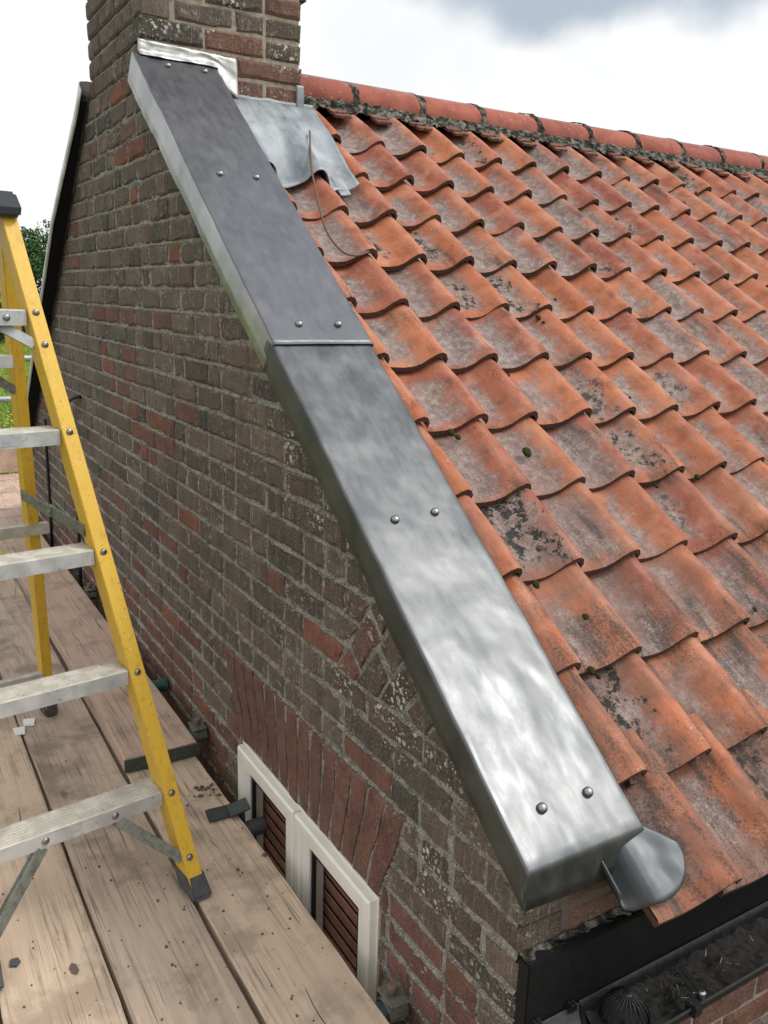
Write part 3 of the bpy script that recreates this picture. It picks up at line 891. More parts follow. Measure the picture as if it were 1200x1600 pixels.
# ridge tiles
RX, RL = -2.645, .3345
def ridge_arc(n, rx=.198, h=.118, z0=2.048, grow=0.):
    return [(RX - math.cos(math.pi*t/(n-1))*(rx+grow), z0 + (math.sin(math.pi*t/(n-1))**.8)*(h+grow)) for t in range(n)]
yy = .62
k = 0
joints = []
while yy < 8:
    L_ = RL if k else .33
    mb = MB(); dz = random.uniform(-.004, .004) - .006*min(1, k*.5); dx = random.uniform(-.004, .004)
    a = ridge_arc(15)
    rings = []
    for y_ in (yy+.006, yy+.02, yy+L_*.5, yy+L_-.02, yy+L_-.006):
        g = .0 if (y_ > yy+.01 and y_ < yy+L_-.01) else -.003
        aa = ridge_arc(15, grow=g)
        rings.append([(x+dx, y_, z+dz) for x, z in aa] + [(x+dx, y_, z+dz-.016) for x, z in reversed(ridge_arc(15, grow=g-.006))])
    mb.loft(rings)
    o = mb.build('ridge_tile', RIDGE, roof, smooth=True, fixn=True); shade_auto(o, 50)
    joints.append(yy+L_)
    yy += L_; k += 1
for y_ in joints[:-1]:
    mb = MB(); rings = []
    for q in range(6):
        t = (q-2.5)/2.5
        a = ridge_arc(25, grow=.0035*(1-t*t)-.0005)
        rings.append([(x + .006*nz(x*60, y_*9, z*60+q*5), y_ + t*.017*(1+.7*nz(x*30, y_, z*30)) + (.0), z - .006 + .006*nz(x*50+7, y_*9+q, z*50)) for x, z in a])
    mb.loft(rings, closed=False, caps=False)
    mb.build('ridge_joint', MOSSMORTAR, roof, smooth=True)
mb = MB(); P = []
for a in range(0, 1000):
    y_ = .60 + a*.0074
    row = []
    for q in range(7):
        t = q/6
        x = -2.450 + t*.090; z = 2.046 - t*.056
        f = .011*nz(y_*34, t*9, 1.3) + .009*nz(y_*90, t*19, 5.3)
        row.append((x + f*.7, y_, z + f + .012*math.sin(t*math.pi)))
    P.append(row)
mb.grid(P); mb.build('ridge_bedding', MOSSMORTAR, roof, smooth=True, fixn=True)
# clay slips packed into the pans under the ridge
for j in range(-5, 13):
    P = Vector((-2.366, Py + j*TW - .112, 1.984))
    for q in range(2):
        mb = MB(); c_ = P + Vector((.020*q, .016*q+random.uniform(-.008, .008), -.016*q + .006))
        mb.obox(c_, (.028, 0, -.013), (0, .036, .002), (.003, 0, .0055))
        mb.build('tile_slip', SLIP, roof, bevel=.002, seg=1)
# moss cushions and black tufts on the tiles
rn = random.Random(15)
def tile_pt(uv_px, off=-.03):
    d = fw + (uv_px[0]-600)/FPX*rt + (800-uv_px[1])/FPX*up
    nn = Vector((math.sin(TH), 0, math.cos(TH)))
    t = (d0 + off - cam_loc.dot(nn))/d.dot(nn); return cam_loc + t*d
def lump(mb, c, r, h, nseg=9, rr=rn):
    rings = []
    for q in range(4):
        t = q/3.2
        rad = r*math.cos(t*math.pi/2)**.7
        rings.append([c + Vector((math.cos(a)*rad*rr.uniform(.75,1.2), math.sin(a)*rad*rr.uniform(.75,1.2), 0)) + tn*(h*math.sin(t*math.pi/2) - .004) - Vector((0,0,0)) - Vector((math.cos(a)*rad,0,0)).dot(Vector((1,0,0)))*Vector((0,0,math.tan(TH)))  for a in [2*math.pi*i/nseg for i in range(nseg)]])
    mb.loft(rings)
mb = MB()
for u_, v_, r in [(823,706,.017),(918,965,.016),(841,495,.012),(903,622,.008),(895,632,.008),(944,349,.010),(854,468,.008),(1014,797,.011),(1026,758,.009),(1088,300,.008),(1103,302,.008),(1031,264,.008),
                  (795,585,.007),(1090,745,.012),(1160,430,.011),(985,620,.006),(700,300,.007),(1143,290,.006),(1180,951,.008),(1180,620,.006),(705,155+520,.013),(716,682,.010),(850,503,.008),(868,467,.007),
                  (838,912,.012),(925,1047,.012),(935,1055,.009),(1022,1214,.012),(1035,1222,.010),(1000,312,.006),(1085,412,.006),(960,318,.006),(1120,310,.006)]:
    lump(mb, tile_pt((u_, v_), -.040), r*.8, r*.75)
tag(mb.build('moss', MOSS, None, smooth=True, fixn=True), 'small dark green moss cushions dotted over the pantiles', 'moss', kind='stuff')

# ------------------------------------------------------------------ lead capping on the front verge
capping = thing('lead_capping', (-1.1, .11, cap_top(-1.1)), 'long grey lead capping dressed over the sloping parapet beside the tiles', 'lead capping')
def s_of(x): return (x - XC)/math.cos(R(38))
def cap_point(s_, y, n): 
    p = Vector((XC, y, cap_top(XC))) + cap_u*s_ + cap_n*n; return p
def cap_section(y0, y1, fl, fr, lift, rad=.0062):
    """(y, n) outline from the left flange foot over the top to the right flange foot"""
    pts = [(y0-.002, -fl), (y0-.001, -fl*.66), (y0, -fl*.33), (y0, -rad)]
    for a in (30, 60): pts.append((y0 + rad*(1-math.cos(R(a))), -rad + rad*math.sin(R(a))))
    m = 30
    for k in range(m+1): pts.append((y0 + rad + (y1-y0-2*rad)*k/m, 0))
    for a in (60, 30): pts.append((y1 - rad*(1-math.cos(R(a))), -rad + rad*math.sin(R(a))))
    pts += [(y1, -rad), (y1, -fr*.5), (y1, -fr)]
    return [(y, n + lift) for y, n in pts]
def cap_sheet(name, sa, sb, lift, mat, fl, fr, amp, seed, end=False, flt=0.):
    mb = MB(); sec = cap_section(-.030 - lift*.6, .259 + lift*.6, fl, fr, lift)
    m = int((sb-sa)/.018); P = []
    for k in range(m+1):
        s0_ = sa + (sb-sa)*k/m; row = []
        tap = 1 - flt*(k/m)
        for y, n in sec:
            if n < lift - .012: n = lift + (n-lift)*tap
            s_ = s0_ + ((lift-n)*math.tan(R(38))*(k/m)**6 if end else 0)
            dn = amp*(nz(s_*4.2, y*7, seed) + .6*nz(s_*11, y*15, seed+4) + .35*nz(s_*26, y*30, seed+8))
            dy = .0035*nz(s_*3.1, n*9+y*2, seed+2) + .0018*nz(s_*14, y, seed+9)
            if n < lift - .012: dy *= 1.5; dn *= 1.3
            row.append(cap_point(s_, y + dy*(1 if (y < 0 or y > .25) else .3), n + dn))
        P.append(row)
    if end:   # vertical apron folded down over the foot of the slope
        last = P[-1]
        base = last[:]
        for dz in (.004, .012, .03, .055, .080):
            row = []
            for (y, n), p in zip(sec, base):
                top = n > lift - .0066
                drop = dz if top else max(0., dz + (n - lift))*.0
                q = Vector(p)
                if top: q = Vector((p.x + min(dz, .006)*.8 + .0015*nz(y*20, dz*30, 3), p.y, p.z - dz*(1.0+.12*y/.26) + .003*nz(y*9, 5, dz*10)*(dz > .05)))
                else:
                    # side flanges meet the apron at the corner
                    q = Vector(p)
                row.append(q)
            P.append(row)
    mb.grid(P)
    # thickness: turn the open edges under
    edge = P[-1]
    if not end:
        low = [p - cap_n*.006 - cap_u*.002 + Vector((0, (.004 if y < 0 else (-.004 if y > .25 else 0)), 0)) for p, (y, n) in zip(edge, sec)]
        mb.grid([edge, low])
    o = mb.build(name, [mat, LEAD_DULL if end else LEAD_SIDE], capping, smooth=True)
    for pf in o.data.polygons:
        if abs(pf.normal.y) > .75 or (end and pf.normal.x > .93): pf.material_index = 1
    sol = o.modifiers.new('thickness', 'SOLIDIFY'); sol.thickness = .0024; sol.offset = -1
    return o
S_LAP = s_of(-1.0975); S_END = s_of(-.031)
cap_sheet('lower_sheet', S_LAP-.035, S_END, 0, LEAD_LOW, .084, .055, .0011, 1.0, True, .26)
o = cap_sheet('upper_sheet', .004, S_LAP, .0055, LEAD_UP, .102, .055, .0014, 2.0, False, .14)
o['label'] = 'darker blue grey upper sheet of the lead capping'
# rivets
mbr = MB()
rings = [[(r_*math.cos(a), r_*math.sin(a), z_) for a in [2*math.pi*i/12 for i in range(12)]] for r_, z_ in ((.0105, -.004), (.0105, .003), (.0098, .0062), (.0074, .0095), (.0034, .0115))]
mbr.loft(rings); rivet_me = mbr.mesh('rivet', RIVET, smooth=True)
for x, y, lift in [(-2.209,.073,1),(-2.211,.205,1),(-1.699,.061,1),(-1.699,.179,1),(-1.156,.067,1),(-1.157,.184,1),(-.639,.061,0),(-.645,.173,0),(-.101,.061,0),(-.100,.175,0)]:
    p = cap_point(s_of(x), y, .0055*lift)
    inst('rivet', rivet_me, capping, p, None, (0, R(38), 0))

# ------------------------------------------------------------------ flashing where the capping meets the chimney
mb = MB(); P = []
for k in range(31):
    y = -.012 + (.345+.012)*k/30; row = []
    zt = 2.098 - .012*k/30
    zb = cap_top(XC) + .010 - (.05 if y > .27 else 0)*((y-.27)/.075 if y > .27 else 0)
    for q in range(11):
        t = q/10
        if t < .55: x, z = XC + .006, zt + (zb - zt)*t/.55
        else:
            tt = (t-.55)/.45; x, z = XC + .006 + .024*tt*(1 if y < .27 else .5), zb - CS*.024*tt - (.045*tt if y > .27 else 0) 
        x += .005*nz(y*26, t*5, 1.7) + .003*nz(y*60, t*13, 4.1)
        z += .004*nz(y*22, t*7, 8.2)
        row.append((x, y, z))
    P.append(row)
mb.grid(P)
fl = mb.build('chimney_flashing', LEAD_BRIGHT, None, smooth=True, origin=(XC, .16, 2.05), fixn=True)
tag(fl, 'crinkled bright silver lead flashing strip at the foot of the chimney above the capping', 'flashing')
m_ = fl.modifiers.new('thickness', 'SOLIDIFY'); m_.thickness = .003; m_.offset = 0

# apron over the tiles in front of the chimney
apron = thing('lead_apron', (-2.1, .45, 1.85), 'pale blue grey lead apron draped over the top tiles against the chimney', 'flashing')
def tile_h(y):
    u = ((y - (Py - 7*TW)) / TW) % 1.0
    f = 1 - TW/PW + u*TW/PW
    for (ua, ha), (ub, hb) in zip(prof, prof[1:]):
        if ua <= f <= ub: return ha + (hb-ha)*(f-ua)/(ub-ua)
    return .03
mb = MB(); P = []
for k in range(49):
    y = .235 + (.652-.235)*k/48; row = []
    for q in range(25):
        t = q/24
        if t < .12: x, z = XC + .004, 1.972 - .03*t/.12
        else:
            tt = (t-.12)/.88
            bl = min(1, max(0, (tt-.35)/.5)); bl = bl*bl*(3-2*bl)
            xe = -1.893 + .006*math.sin(y*40)
            x = XC + .004 + (xe - XC)*tt
            crest = plane_z(x, 0) + .010
            flat = 1.942 + (plane_z(xe, 0)+.004-1.942)*tt
            z = (1-bl)*max(flat, crest) + bl*(plane_z(x, .0555-tile_h(y)) + .014) 
        yy_ = y
        if y > .58: yy_ = .58 + (y-.58)*(1.0 - .9*t*0)
        z += .004*nz(y*18, t*8, 2.2) + .003*nz(y*45, t*20, 7.2)
        row.append((x, yy_ , z))
    P.append(row)
mb.grid(P)
o = mb.build('apron_sheet', LEAD_OLD, apron, smooth=True, fixn=True)
m_ = o.modifiers.new('thickness', 'SOLIDIFY'); m_.thickness = .003; m_.offset = 0
mb = MB(); P = []
for k in range(20):
    t = k/19; z = 2.035 - .155*t; x = XC + .008 + .05*max(0, t-.8)
    P.append([(x + .001*nz(t*9, q, 3), .583 + .030*q/4 + .003*nz(t*7, q, 1), z) for q in range(5)])
mb.grid(P); o = mb.build('corner_strip', LEAD_OLD, apron, smooth=True)
m_ = o.modifiers.new('thickness', 'SOLIDIFY'); m_.thickness = .004
mb = MB(); P = []      # side flashing running down past the chimney corner
for k in range(26):
    t = k/25; row = []
    x = -2.27 + .400*t
    for q in range(7):
        y = .592 + .062*q/6*(1-.35*t) - .022*t
        z = plane_z(x, .0555-tile_h(y)) + .013 + .010*(1-q/6)*(1-t) + .003*nz(t*30, q, 2)
        row.append((x, y, z))
    P.append(row)
mb.grid(P); o = mb.build('side_flashing', LEAD_OLD, apron, smooth=True, fixn=True)
m_ = o.modifiers.new('thickness', 'SOLIDIFY'); m_.thickness = .003; m_.offset = 0

# lead tongue turned out from under the foot of the capping
mb = MB(); P = []
for k in range(25):
    y = .152 + .158*k/24
    a = (k/24)
    row = []
    kn = [(.152,-.030),(.160,-.056),(.172,-.070),(.184,-.062),(.193,-.040),(.202,-.021),(.225,-.014),(.25,-.010),(.28,-.004),(.322,.004)]
    for (ya, na), (yb, nb) in zip(kn, kn[1:]):
        if ya <= y <= yb: nn_ = na + (nb-na)*(y-ya)/(yb-ya)
    smax = S_END + .030 + .102*math.sqrt(max(0., 1-abs((a-.46)/.56)**2.3))
    if k == 24: smax = S_END + .012
    for q in range(15):
        s0 = S_END - .012 + max(0, y-.252)*1.15
        s_ = s0 + (max(smax, s0+.004) - s0)*q/14
        dd_ = (.0018*nz(s_*30, y*30, 3))
        row.append(cap_point(s_, y, nn_ + dd_ + .004*max(0, (s_-S_END)/.13)))
    P.append(row)
mb.grid(P)
o = mb.build('lead_tongue', LEAD_TONGUE, None, smooth=True, origin=cap_point(S_END, .25, -.08), fixn=True)
tag(o, 'rounded grey lead tongue curling out from under the capping onto the eaves tile', 'flashing')
m_ = o.modifiers.new('thickness', 'SOLIDIFY'); m_.thickness = .003; m_.offset = 0

# ------------------------------------------------------------------ capping on the far verge
rcap = thing('rear_capping', (-4, 0, 1.25), 'narrow lead edge with its shaded underside coloured black on the far slope of the gable', 'lead capping')
ru = Vector((-math.cos(R(40.6)), 0, -math.sin(R(40.6)))); rnn = Vector((-math.sin(R(40.6)), 0, math.cos(R(40.6))))
def rpt(s_, y, n): return Vector((-3.02, y, REARZ0 + RS*(-3.02))) + ru*s_ + rnn*n
mb = MB(); rings = []
for k in range(40):
    s_ = -.005 + 2.93*k/39; oh = .040*(1-min(1, max(0, s_)/.75))
    kick = .022*max(0, 1 - s_/.10)
    rings.append([rpt(s_, y + (oh if y < -.05 else 0) + .002*nz(s_*5, n*20, 1), n + kick + .002*nz(s_*6, y*9, 4)) for y, n in ((-.074, .002), (-.077, .042), (-.070, .056), (0, .062), (.25, .062), (.25, .03))])
mb.loft(rings, closed=False, caps=False)
o = mb.build('lead_sheet', LEAD_BRIGHT, rcap, smooth=True); shade_auto(o, 40)
m_ = o.modifiers.new('thickness', 'SOLIDIFY'); m_.thickness = .003
mb = MB(); rings = []
for k in range(12):
    s_ = .03 + 2.88*k/11; oh = .040*(1-min(1, s_/.75))
    rings.append([rpt(s_, y + (oh if y < -.05 else 0), n) for y, n in ((-.066, .004), (-.010, .004), (-.010, .040), (-.066, .040))])
mb.loft(rings); mb.build('shaded_underside', FASCIA, rcap, fixn=True)  # coloured black to stand for the shade under the overhang

# ------------------------------------------------------------------ wire on the tiles
def spline(pts, n=60):
    pts = [Vector(p) for p in pts]; pts = [pts[0]] + pts + [pts[-1]]; o_ = []
    for i in range(1, len(pts)-2):
        for k in range(n//(len(pts)-3)):
            t = k/(n//(len(pts)-3)); p0, p1, p2, p3 = pts[i-1:i+3]
            o_.append(.5*((2*p1) + (p2-p0)*t + (2*p0-5*p1+4*p2-p3)*t*t + (3*p1-p0-3*p2+p3)*t**3))
    o_.append(pts[-2]); return o_
wp = [tile_pt((484, 205), .016), tile_pt((487, 262), .016), tile_pt((497, 315), .010), tile_pt((511, 362), .010), tile_pt((534, 392), .006), tile_pt((556, 399), .004), tile_pt((576, 393), .004)]
mb = MB(); mb.tube(spline(wp), .0034, 8)
o = mb.build('loose_wire', BROWNWIRE, None, smooth=True, origin=wp[3])
tag(o, 'thin brown loop of wire trailing down the tiles from the apron', 'wire')

# ------------------------------------------------------------------ window under the flat arch
win = thing('window', (-1.0, .0, -.65), 'cream white double casement window under the brick arch beside the boards', 'window')
WX0, WX1, WZ1, WZ0 = -1.431, -.559, -.128, -1.08
def frame_mb(x0, x1, z0, z1, wdt, ya, yb, chamfer=.012):
    """mitred frame with a sloping inner bead"""
    mb = MB()
    def ring(i, y): return [(x0+i, y, z0+i), (x1-i, y, z0+i), (x1-i, y, z1-i), (x0+i, y, z1-i)]
    rings = [ring(0, yb), ring(0, ya+.006), ring(.006, ya), ring(wdt*.42, ya), ring(wdt*.46, ya+.004), ring(wdt*.74, ya+.004), ring(wdt, ya+chamfer), ring(wdt, yb)]
    mb.loft(rings, True, False)
    return mb
frame_mb(WX0, WX1, WZ0, WZ1, .034, .004, .047).build('outer_frame', UPVC, win, fixn=True)
mb = MB(); mb.box((-1.012, .005, WZ0+.035), (-.978, .044, WZ1-.036)); mb.build('mullion', UPVC, win)
sash = []
for x0, x1 in ((WX0+.014, -.999), (-.991, WX1-.014)):
    o = frame_mb(x0, x1, WZ0+.02, WZ1-.013, .070, -.020, .040, .016).build('sash', UPVC, win, fixn=True)
    mb = MB(); mb.box((x0+.074, .012, WZ0+.09), (x1-.074, .018, WZ1-.088)); mb.build('glass', GLASS, o)
    g = MB()
    def rg(i, y): return [(x0+i, y, WZ0+.02+i), (x1-i, y, WZ0+.02+i), (x1-i, y, WZ1-.013-i), (x0+i, y, WZ1-.013-i)]
    g.loft([rg(.076, -.001), rg(.083, -.001), rg(.083, .011), rg(.076, .011)], True, False)
    g.build('gasket', GASKET, o, fixn=True)
bl = MB(); bl.box((WX0+.03, .048, WZ1-.05), (WX1-.03, .066, WZ1-.036)); blind = bl.build('blind', BLIND, win)
z = WZ1 - .085
while z > WZ0 + .05:
    mb = MB(); mb.obox((-.995, .052, z), (.395, 0, 0), (0, -.0035, .0203), (0, -.0016, -.0003)); mb.build('slat', BLIND, blind)
    z -= .0445
mb = MB(); mb.box((WX0, .125, WZ0), (WX1, .14, WZ1+.1)); mb.build('room_behind', GASKET, win)
mb = MB(); mb.box((WX0-.012, .001, WZ0), (WX0-.001, .03, WZ1+.004)); mb.box((WX1+.001, .001, WZ0), (WX1+.010, .03, WZ1+.004)); mb.box((WX0-.012, .001, WZ1+.0045), (WX1+.010, .03, WZ1+.009))
mb.build('sealant', MORTAR2, win)

# ------------------------------------------------------------------ fascia, gutter and what lies in it
mb = MB(); mb.box((XF+.003, -.004, -.16), (XF+.035, 8, .098))
o = mb.build('fascia_board', FASCIA, None, bevel=.003, origin=(XF+.02, 0, -.03)); tag(o, 'black painted timber fascia board along the eaves behind the gutter', 'fascia')
mb = MB(); mb.box((XF+.001, .0, .0985), (XF+.030, .8, .104)); 
P = []
mb2 = MB()
for k in range(60):
    y = .0 + k*.012
    P.append([(XF + .003 + .024*q/3 + .004*nz(y*30, q, 2), y, .095 + .007*(1-q/3) + .009*nz(y*40, q*2., 5)) for q in range(4)])
mb2.grid(P); o = mb2.build('mortar_fillet', MOSSMORTAR, front, smooth=True, fixn=True)
gut = thing('gutter', (.03, 0, -.05), 'black half round plastic gutter along the eaves, choked with dead moss', 'gutter')
GX, GZ, GR = .036, -.036, .058
mb = MB(); rings = []
def garc(r, lip=0): return [(GX + r*math.cos(a), GZ + r*math.sin(a)) for a in [math.pi + math.pi*k/14 for k in range(15)]]
for y in (.125, 2, 4, 8):
    o_, i_ = garc(GR), garc(GR-.004)
    ring = [(o_[0][0]-.002, y, o_[0][1]+.006)] + [(x, y, z) for x, z in o_] + [(o_[-1][0]+.004, y, o_[-1][1]+.004), (o_[-1][0]+.001, y, o_[-1][1]+.008)] + [(x, y, z) for x, z in reversed(i_)]
    rings.append(ring)
mb.loft(rings); o = mb.build('channel', GUTTERM, gut, smooth=True, fixn=True); shade_auto(o, 40)
mb = MB(); rings = []
for y in (.004, .009, .115, .135):
    g = .004
    o_, i_ = garc(GR+g), garc(GR+g-.004)
    rings.append([(x, y, z) for x, z in o_] + [(x, y, z) for x, z in reversed(i_)])
mb.loft(rings)
endp = [(GX, .006, GZ)] + [(x, .006, z) for x, z in garc(GR+.003)]
mb.add(endp, [(0, i, i+1) for i in range(1, 15)])
o = mb.build('outlet_union', UNIONM, gut, smooth=True, fixn=True); shade_auto(o, 40)
for y, side in ((.018, -1), (.105, -1), (.018, 1), (.105, 1)):
    mb = MB(); x = GX + side*(GR+.002)
    mb.box((x-.008, y-.010, GZ-.004), (x+.008, y+.010, GZ+.010)); mb.box((x-.004, y-.008, GZ+.0102), (x+.010, y-.001, GZ+.015)); mb.box((x-.004, y+.001, GZ+.0102), (x+.010, y+.008, GZ+.015))
    mb.build('clip', GUTTERM, gut, bevel=.001, seg=1)
br = MB(); br.obox((.050, .352, -.022), (.034, -.013, .004), (.0016, .005, 0), (0, 0, .0016)); br.obox((.046, .341, -.024), (.034, -.013, .004), (.0014, .004, 0), (0, 0, .0012))
o = br.build('bracket', RIVET, gut, bevel=.0006, seg=1)
mb = MB(); c_ = Vector((.088, .336, -.018)); mb.tube([c_+Vector((0,0,-.012)), c_+Vector((0,0,.004)), c_+Vector((0,0,.007))], [.0085, .0085, .005], 10)
mb.build('bolt', RIVET, o, smooth=False)
mb = MB(); mb.box((.080, .300, -.050), (.104, .326, -.024)); mb.build('clip', GUTTERM, gut, bevel=.003)
# leaf guard balloon
lg = thing('leaf_guard', (.022, .185, -.05), 'black domed wire leaf guard sitting in the gutter outlet', 'leaf guard')
lc = Vector((.030, .195, -.052)); lr = .046
for k in range(22):
    a = 2*math.pi*k/22; mb = MB()
    mb.tube([lc + Vector((math.cos(a)*lr*math.cos(t), math.sin(a)*lr*math.cos(t), lr*1.12*math.sin(t))) for t in [R(q) for q in (0, 18, 36, 54, 72, 84)]], .0017, 5)
    mb.build('rib', GUTTERM, lg, smooth=True)
mb = MB(); mb.tube([lc + Vector((math.cos(2*math.pi*k/24)*lr, math.sin(2*math.pi*k/24)*lr, 0)) for k in range(25)], .0032, 6); mb.build('base_ring', GUTTERM, lg, smooth=True)
mb = MB(); mb.tube([lc + Vector((0, 0, lr*1.08)), lc + Vector((0, 0, lr*1.16))], [.012, .009], 10); mb.build('crown', GUTTERM, lg, smooth=True)
# debris
mb = MB(); rn = random.Random(4); P = []
for k in range(330):
    y = .135 + k*.008
    row = []
    for q in range(9):
        t = q/8; x = GX + (t-.5)*2*.052
        h = -.020*math.sqrt(max(0, 1-((t-.5)*1.9)**2)) - .012 + .012*nz(y*28, t*6, 3) + .007*nz(y*80, t*20, 6) + .010*nz(y*7, t*2, 9)
        row.append((x, y, GZ + h))
    P.append(row)
mb.grid(P)
for k in range(420):
    y = rn.choice([rn.gauss(.46, .05), rn.gauss(.72, .07), rn.uniform(.14, 1.6), rn.gauss(.34, .03)])
    if y < .14: continue
    t = rn.uniform(.12, .88); x = GX + (t-.5)*.1; z = GZ - .008 + rn.uniform(-.004, .014)
    a = rn.uniform(0, 6.28); l = rn.uniform(.006, .022); e = rn.uniform(-.1, 1.)
    d = Vector((math.cos(a), math.sin(a), e)).normalized()*l; s_ = Vector((-d.y, d.x, rn.uniform(-.5,.5)*l)).normalized()*rn.uniform(.0007, .002)
    p = Vector((x, y, z)); mb.add([p-s_, p+s_, p+d+s_*.5, p+d-s_*.5], [(0,1,2,3)], 0 if rn.random() < .93 else 1)
o = mb.build('gutter_debris', [DEBRIS, STRAW], None, smooth=False, origin=(GX, .8, GZ)); tag(o, 'matted dead moss and straw lying in the gutter', 'debris', kind='stuff')
mb = MB(); lump(mb, Vector((.052, .112, -.060)), .024, .016, 11)
o = mb.build('broken_tile', RIDGE, None, origin=(.052, .112, -.06), fixn=True); tag(o, 'small red fragment of clay tile lying in the gutter union', 'tile fragment')

# ------------------------------------------------------------------ scaffold boards
rn = random.Random(42)
def board(x0, x1, y0, y1, ztop, mat, label, seed, th=.038, axis='x', group='scaffold boards', bow=.003, name='scaffold_board', cat='scaffold board'):
    mb = MB(); m = max(8, int((x1-x0)/.07)); rings = []
    for k in range(m+1):
        x = x0 + (x1-x0)*k/m
        e0 = y0 + .004*nz(x*2.1, seed, 1) + .002*nz(x*14, seed, 2); e1 = y1 + .004*nz(x*2.1, seed, 5) + .002*nz(x*14, seed, 6)
        zt = ztop + bow*nz(x*.7, seed, 8)
        r = .004
        ring = [(e0+r, zt), (e0, zt-r), (e0, zt-th+r), (e0+r, zt-th), (e1-r, zt-th), (e1, zt-th+r), (e1, zt-r), (e1-r, zt)]
        for q in range(1, 6): 
            t = q/6; ring.append((e1-r + (e0-e1+2*r)*t, zt - .0025*math.sin(t*math.pi) + .0015*nz(x*3, t*4, seed)))
        rings.append([(x, y, z) if axis == 'x' else (y, x, z) for y, z in ring])
    mb.loft(rings)
    c_ = ((x0+x1)/2, (y0+y1)/2, ztop-th) if axis == 'x' else ((y0+y1)/2, (x0+x1)/2, ztop-th)
    o = mb.build(name, mat, None, smooth=True, origin=c_, fixn=True); shade_auto(o, 30)
    return tag(o, label, cat, group)
board(-2.6, 1.5, -.310, -.073, BZ, WOOD, 'scaffold board nearest the wall, its far end tucked under another board', 1.)
ub = board(-5.42, -1.665, -.314, -.066, BZ+.053, WOODPINK, 'raised scaffold board lapped over another, with a green painted end', 2., th=.050)
mb = MB(); mb.box((-1.6645, -.318, BZ+.004), (-1.659, -.062, BZ+.049)); mb.build('end_hoop', GREENEND, ub, bevel=.001, seg=1)
board(-5.40, 1.4, -.565, -.323, BZ, WOOD2, 'darker split scaffold board under the ladder foot, second from the wall', 3.)
board(-5.44, 1.5, -.806, -.574, BZ+.002, WOOD, 'pale scaffold board third from the wall, littered with grit and a dead leaf', 4.)
board(-5.38, 1.4, -1.052, -.818, BZ-.001, WOOD, 'outermost scaffold board along the left edge', 5.)
board(-5.40, 1.5, -1.30, -1.062, BZ, WOOD2, 'scaffold board beyond the left edge of the deck', 6.)
for k in range(6):
    board(-1.3, .55, -5.72-.24*k, -5.49-.24*k, BZ-.012+.004*(k % 2), WOODPINK, ['nearest', 'second', 'third', 'fourth', 'fifth', 'farthest'][k] + ' of the pinkish boards laid crosswise at the far end of the deck', 10.+k, axis='y', group='crosswise boards at the far end')
# toe board and guard rails at the far end
board(-1.4, .315, -6.96, -6.92, -.05, WOODPINK, 'upright pinkish toe board closing the far end of the scaffold', 20., th=.235, axis='y', group='toe boards', name='toe_board', cat='toe board')
def stube(name, a, b, r, mat, label, cat='scaffold tube', group=None):
    mb = MB(); a, b = Vector(a), Vector(b); n = 20
    d = (b-a).normalized()
    ref = Vector((0,0,1)) if abs(d.z) < .9 else Vector((1,0,0)); u_ = d.cross(ref).normalized(); w_ = u_.cross(d)
    rings = []
    for p, rr in ((a + d*.02, r-.004), (a, r-.004), (a, r), (b, r), (b, r-.004), (b - d*.02, r-.004)):
        rings.append([p + rr*(math.cos(t)*u_ + math.sin(t)*w_) for t in [2*math.pi*i/n for i in range(n)]])
    mb.loft(rings); o = mb.build(name, mat, None, smooth=True, origin=a, fixn=True); shade_auto(o, 40)
    return tag(o, label, cat, group)
TR = .0255
stube('guard_rail', (-7.0, -1.5, .681), (-7.0, .33, .681), TR, GALV, 'upper galvanised guard rail across the far end of the scaffold', 'guard rail', 'guard rails at the far end')
stube('guard_rail', (-7.0, -1.5, .338), (-7.0, .31, .338), TR, GALV, 'lower galvanised guard rail across the far end of the scaffold', 'guard rail', 'guard rails at the far end')
TZ = BZ - .040 - TR
specs = [(-.432, -.004, DARKTUBE, 'grey scaffold tube end with a zinc coupler nearest the camera below the window frame', 1, -.318),
         (-1.235, -.004, DARKTUBE, 'dark scaffold tube end poking out in front of the left window casement', 2, -.326),
         (-1.765, -.004, GREENTUBE, 'green scaffold tube end with a bolted coupler just past the raised board end', 1, -.268),
         (-2.215, -.006, GREENTUBE, 'bright green scaffold tube end against the wall behind the ladder rail', 0, -.268),
         (-3.43, -.004, DARKTUBE, 'dark scaffold tube end in the gap behind the fourth ladder step', 1, -.272),
         (-4.9, -.004, DARKTUBE, 'farthest dark scaffold tube end in the gap by the house corner', 1, -.272)]
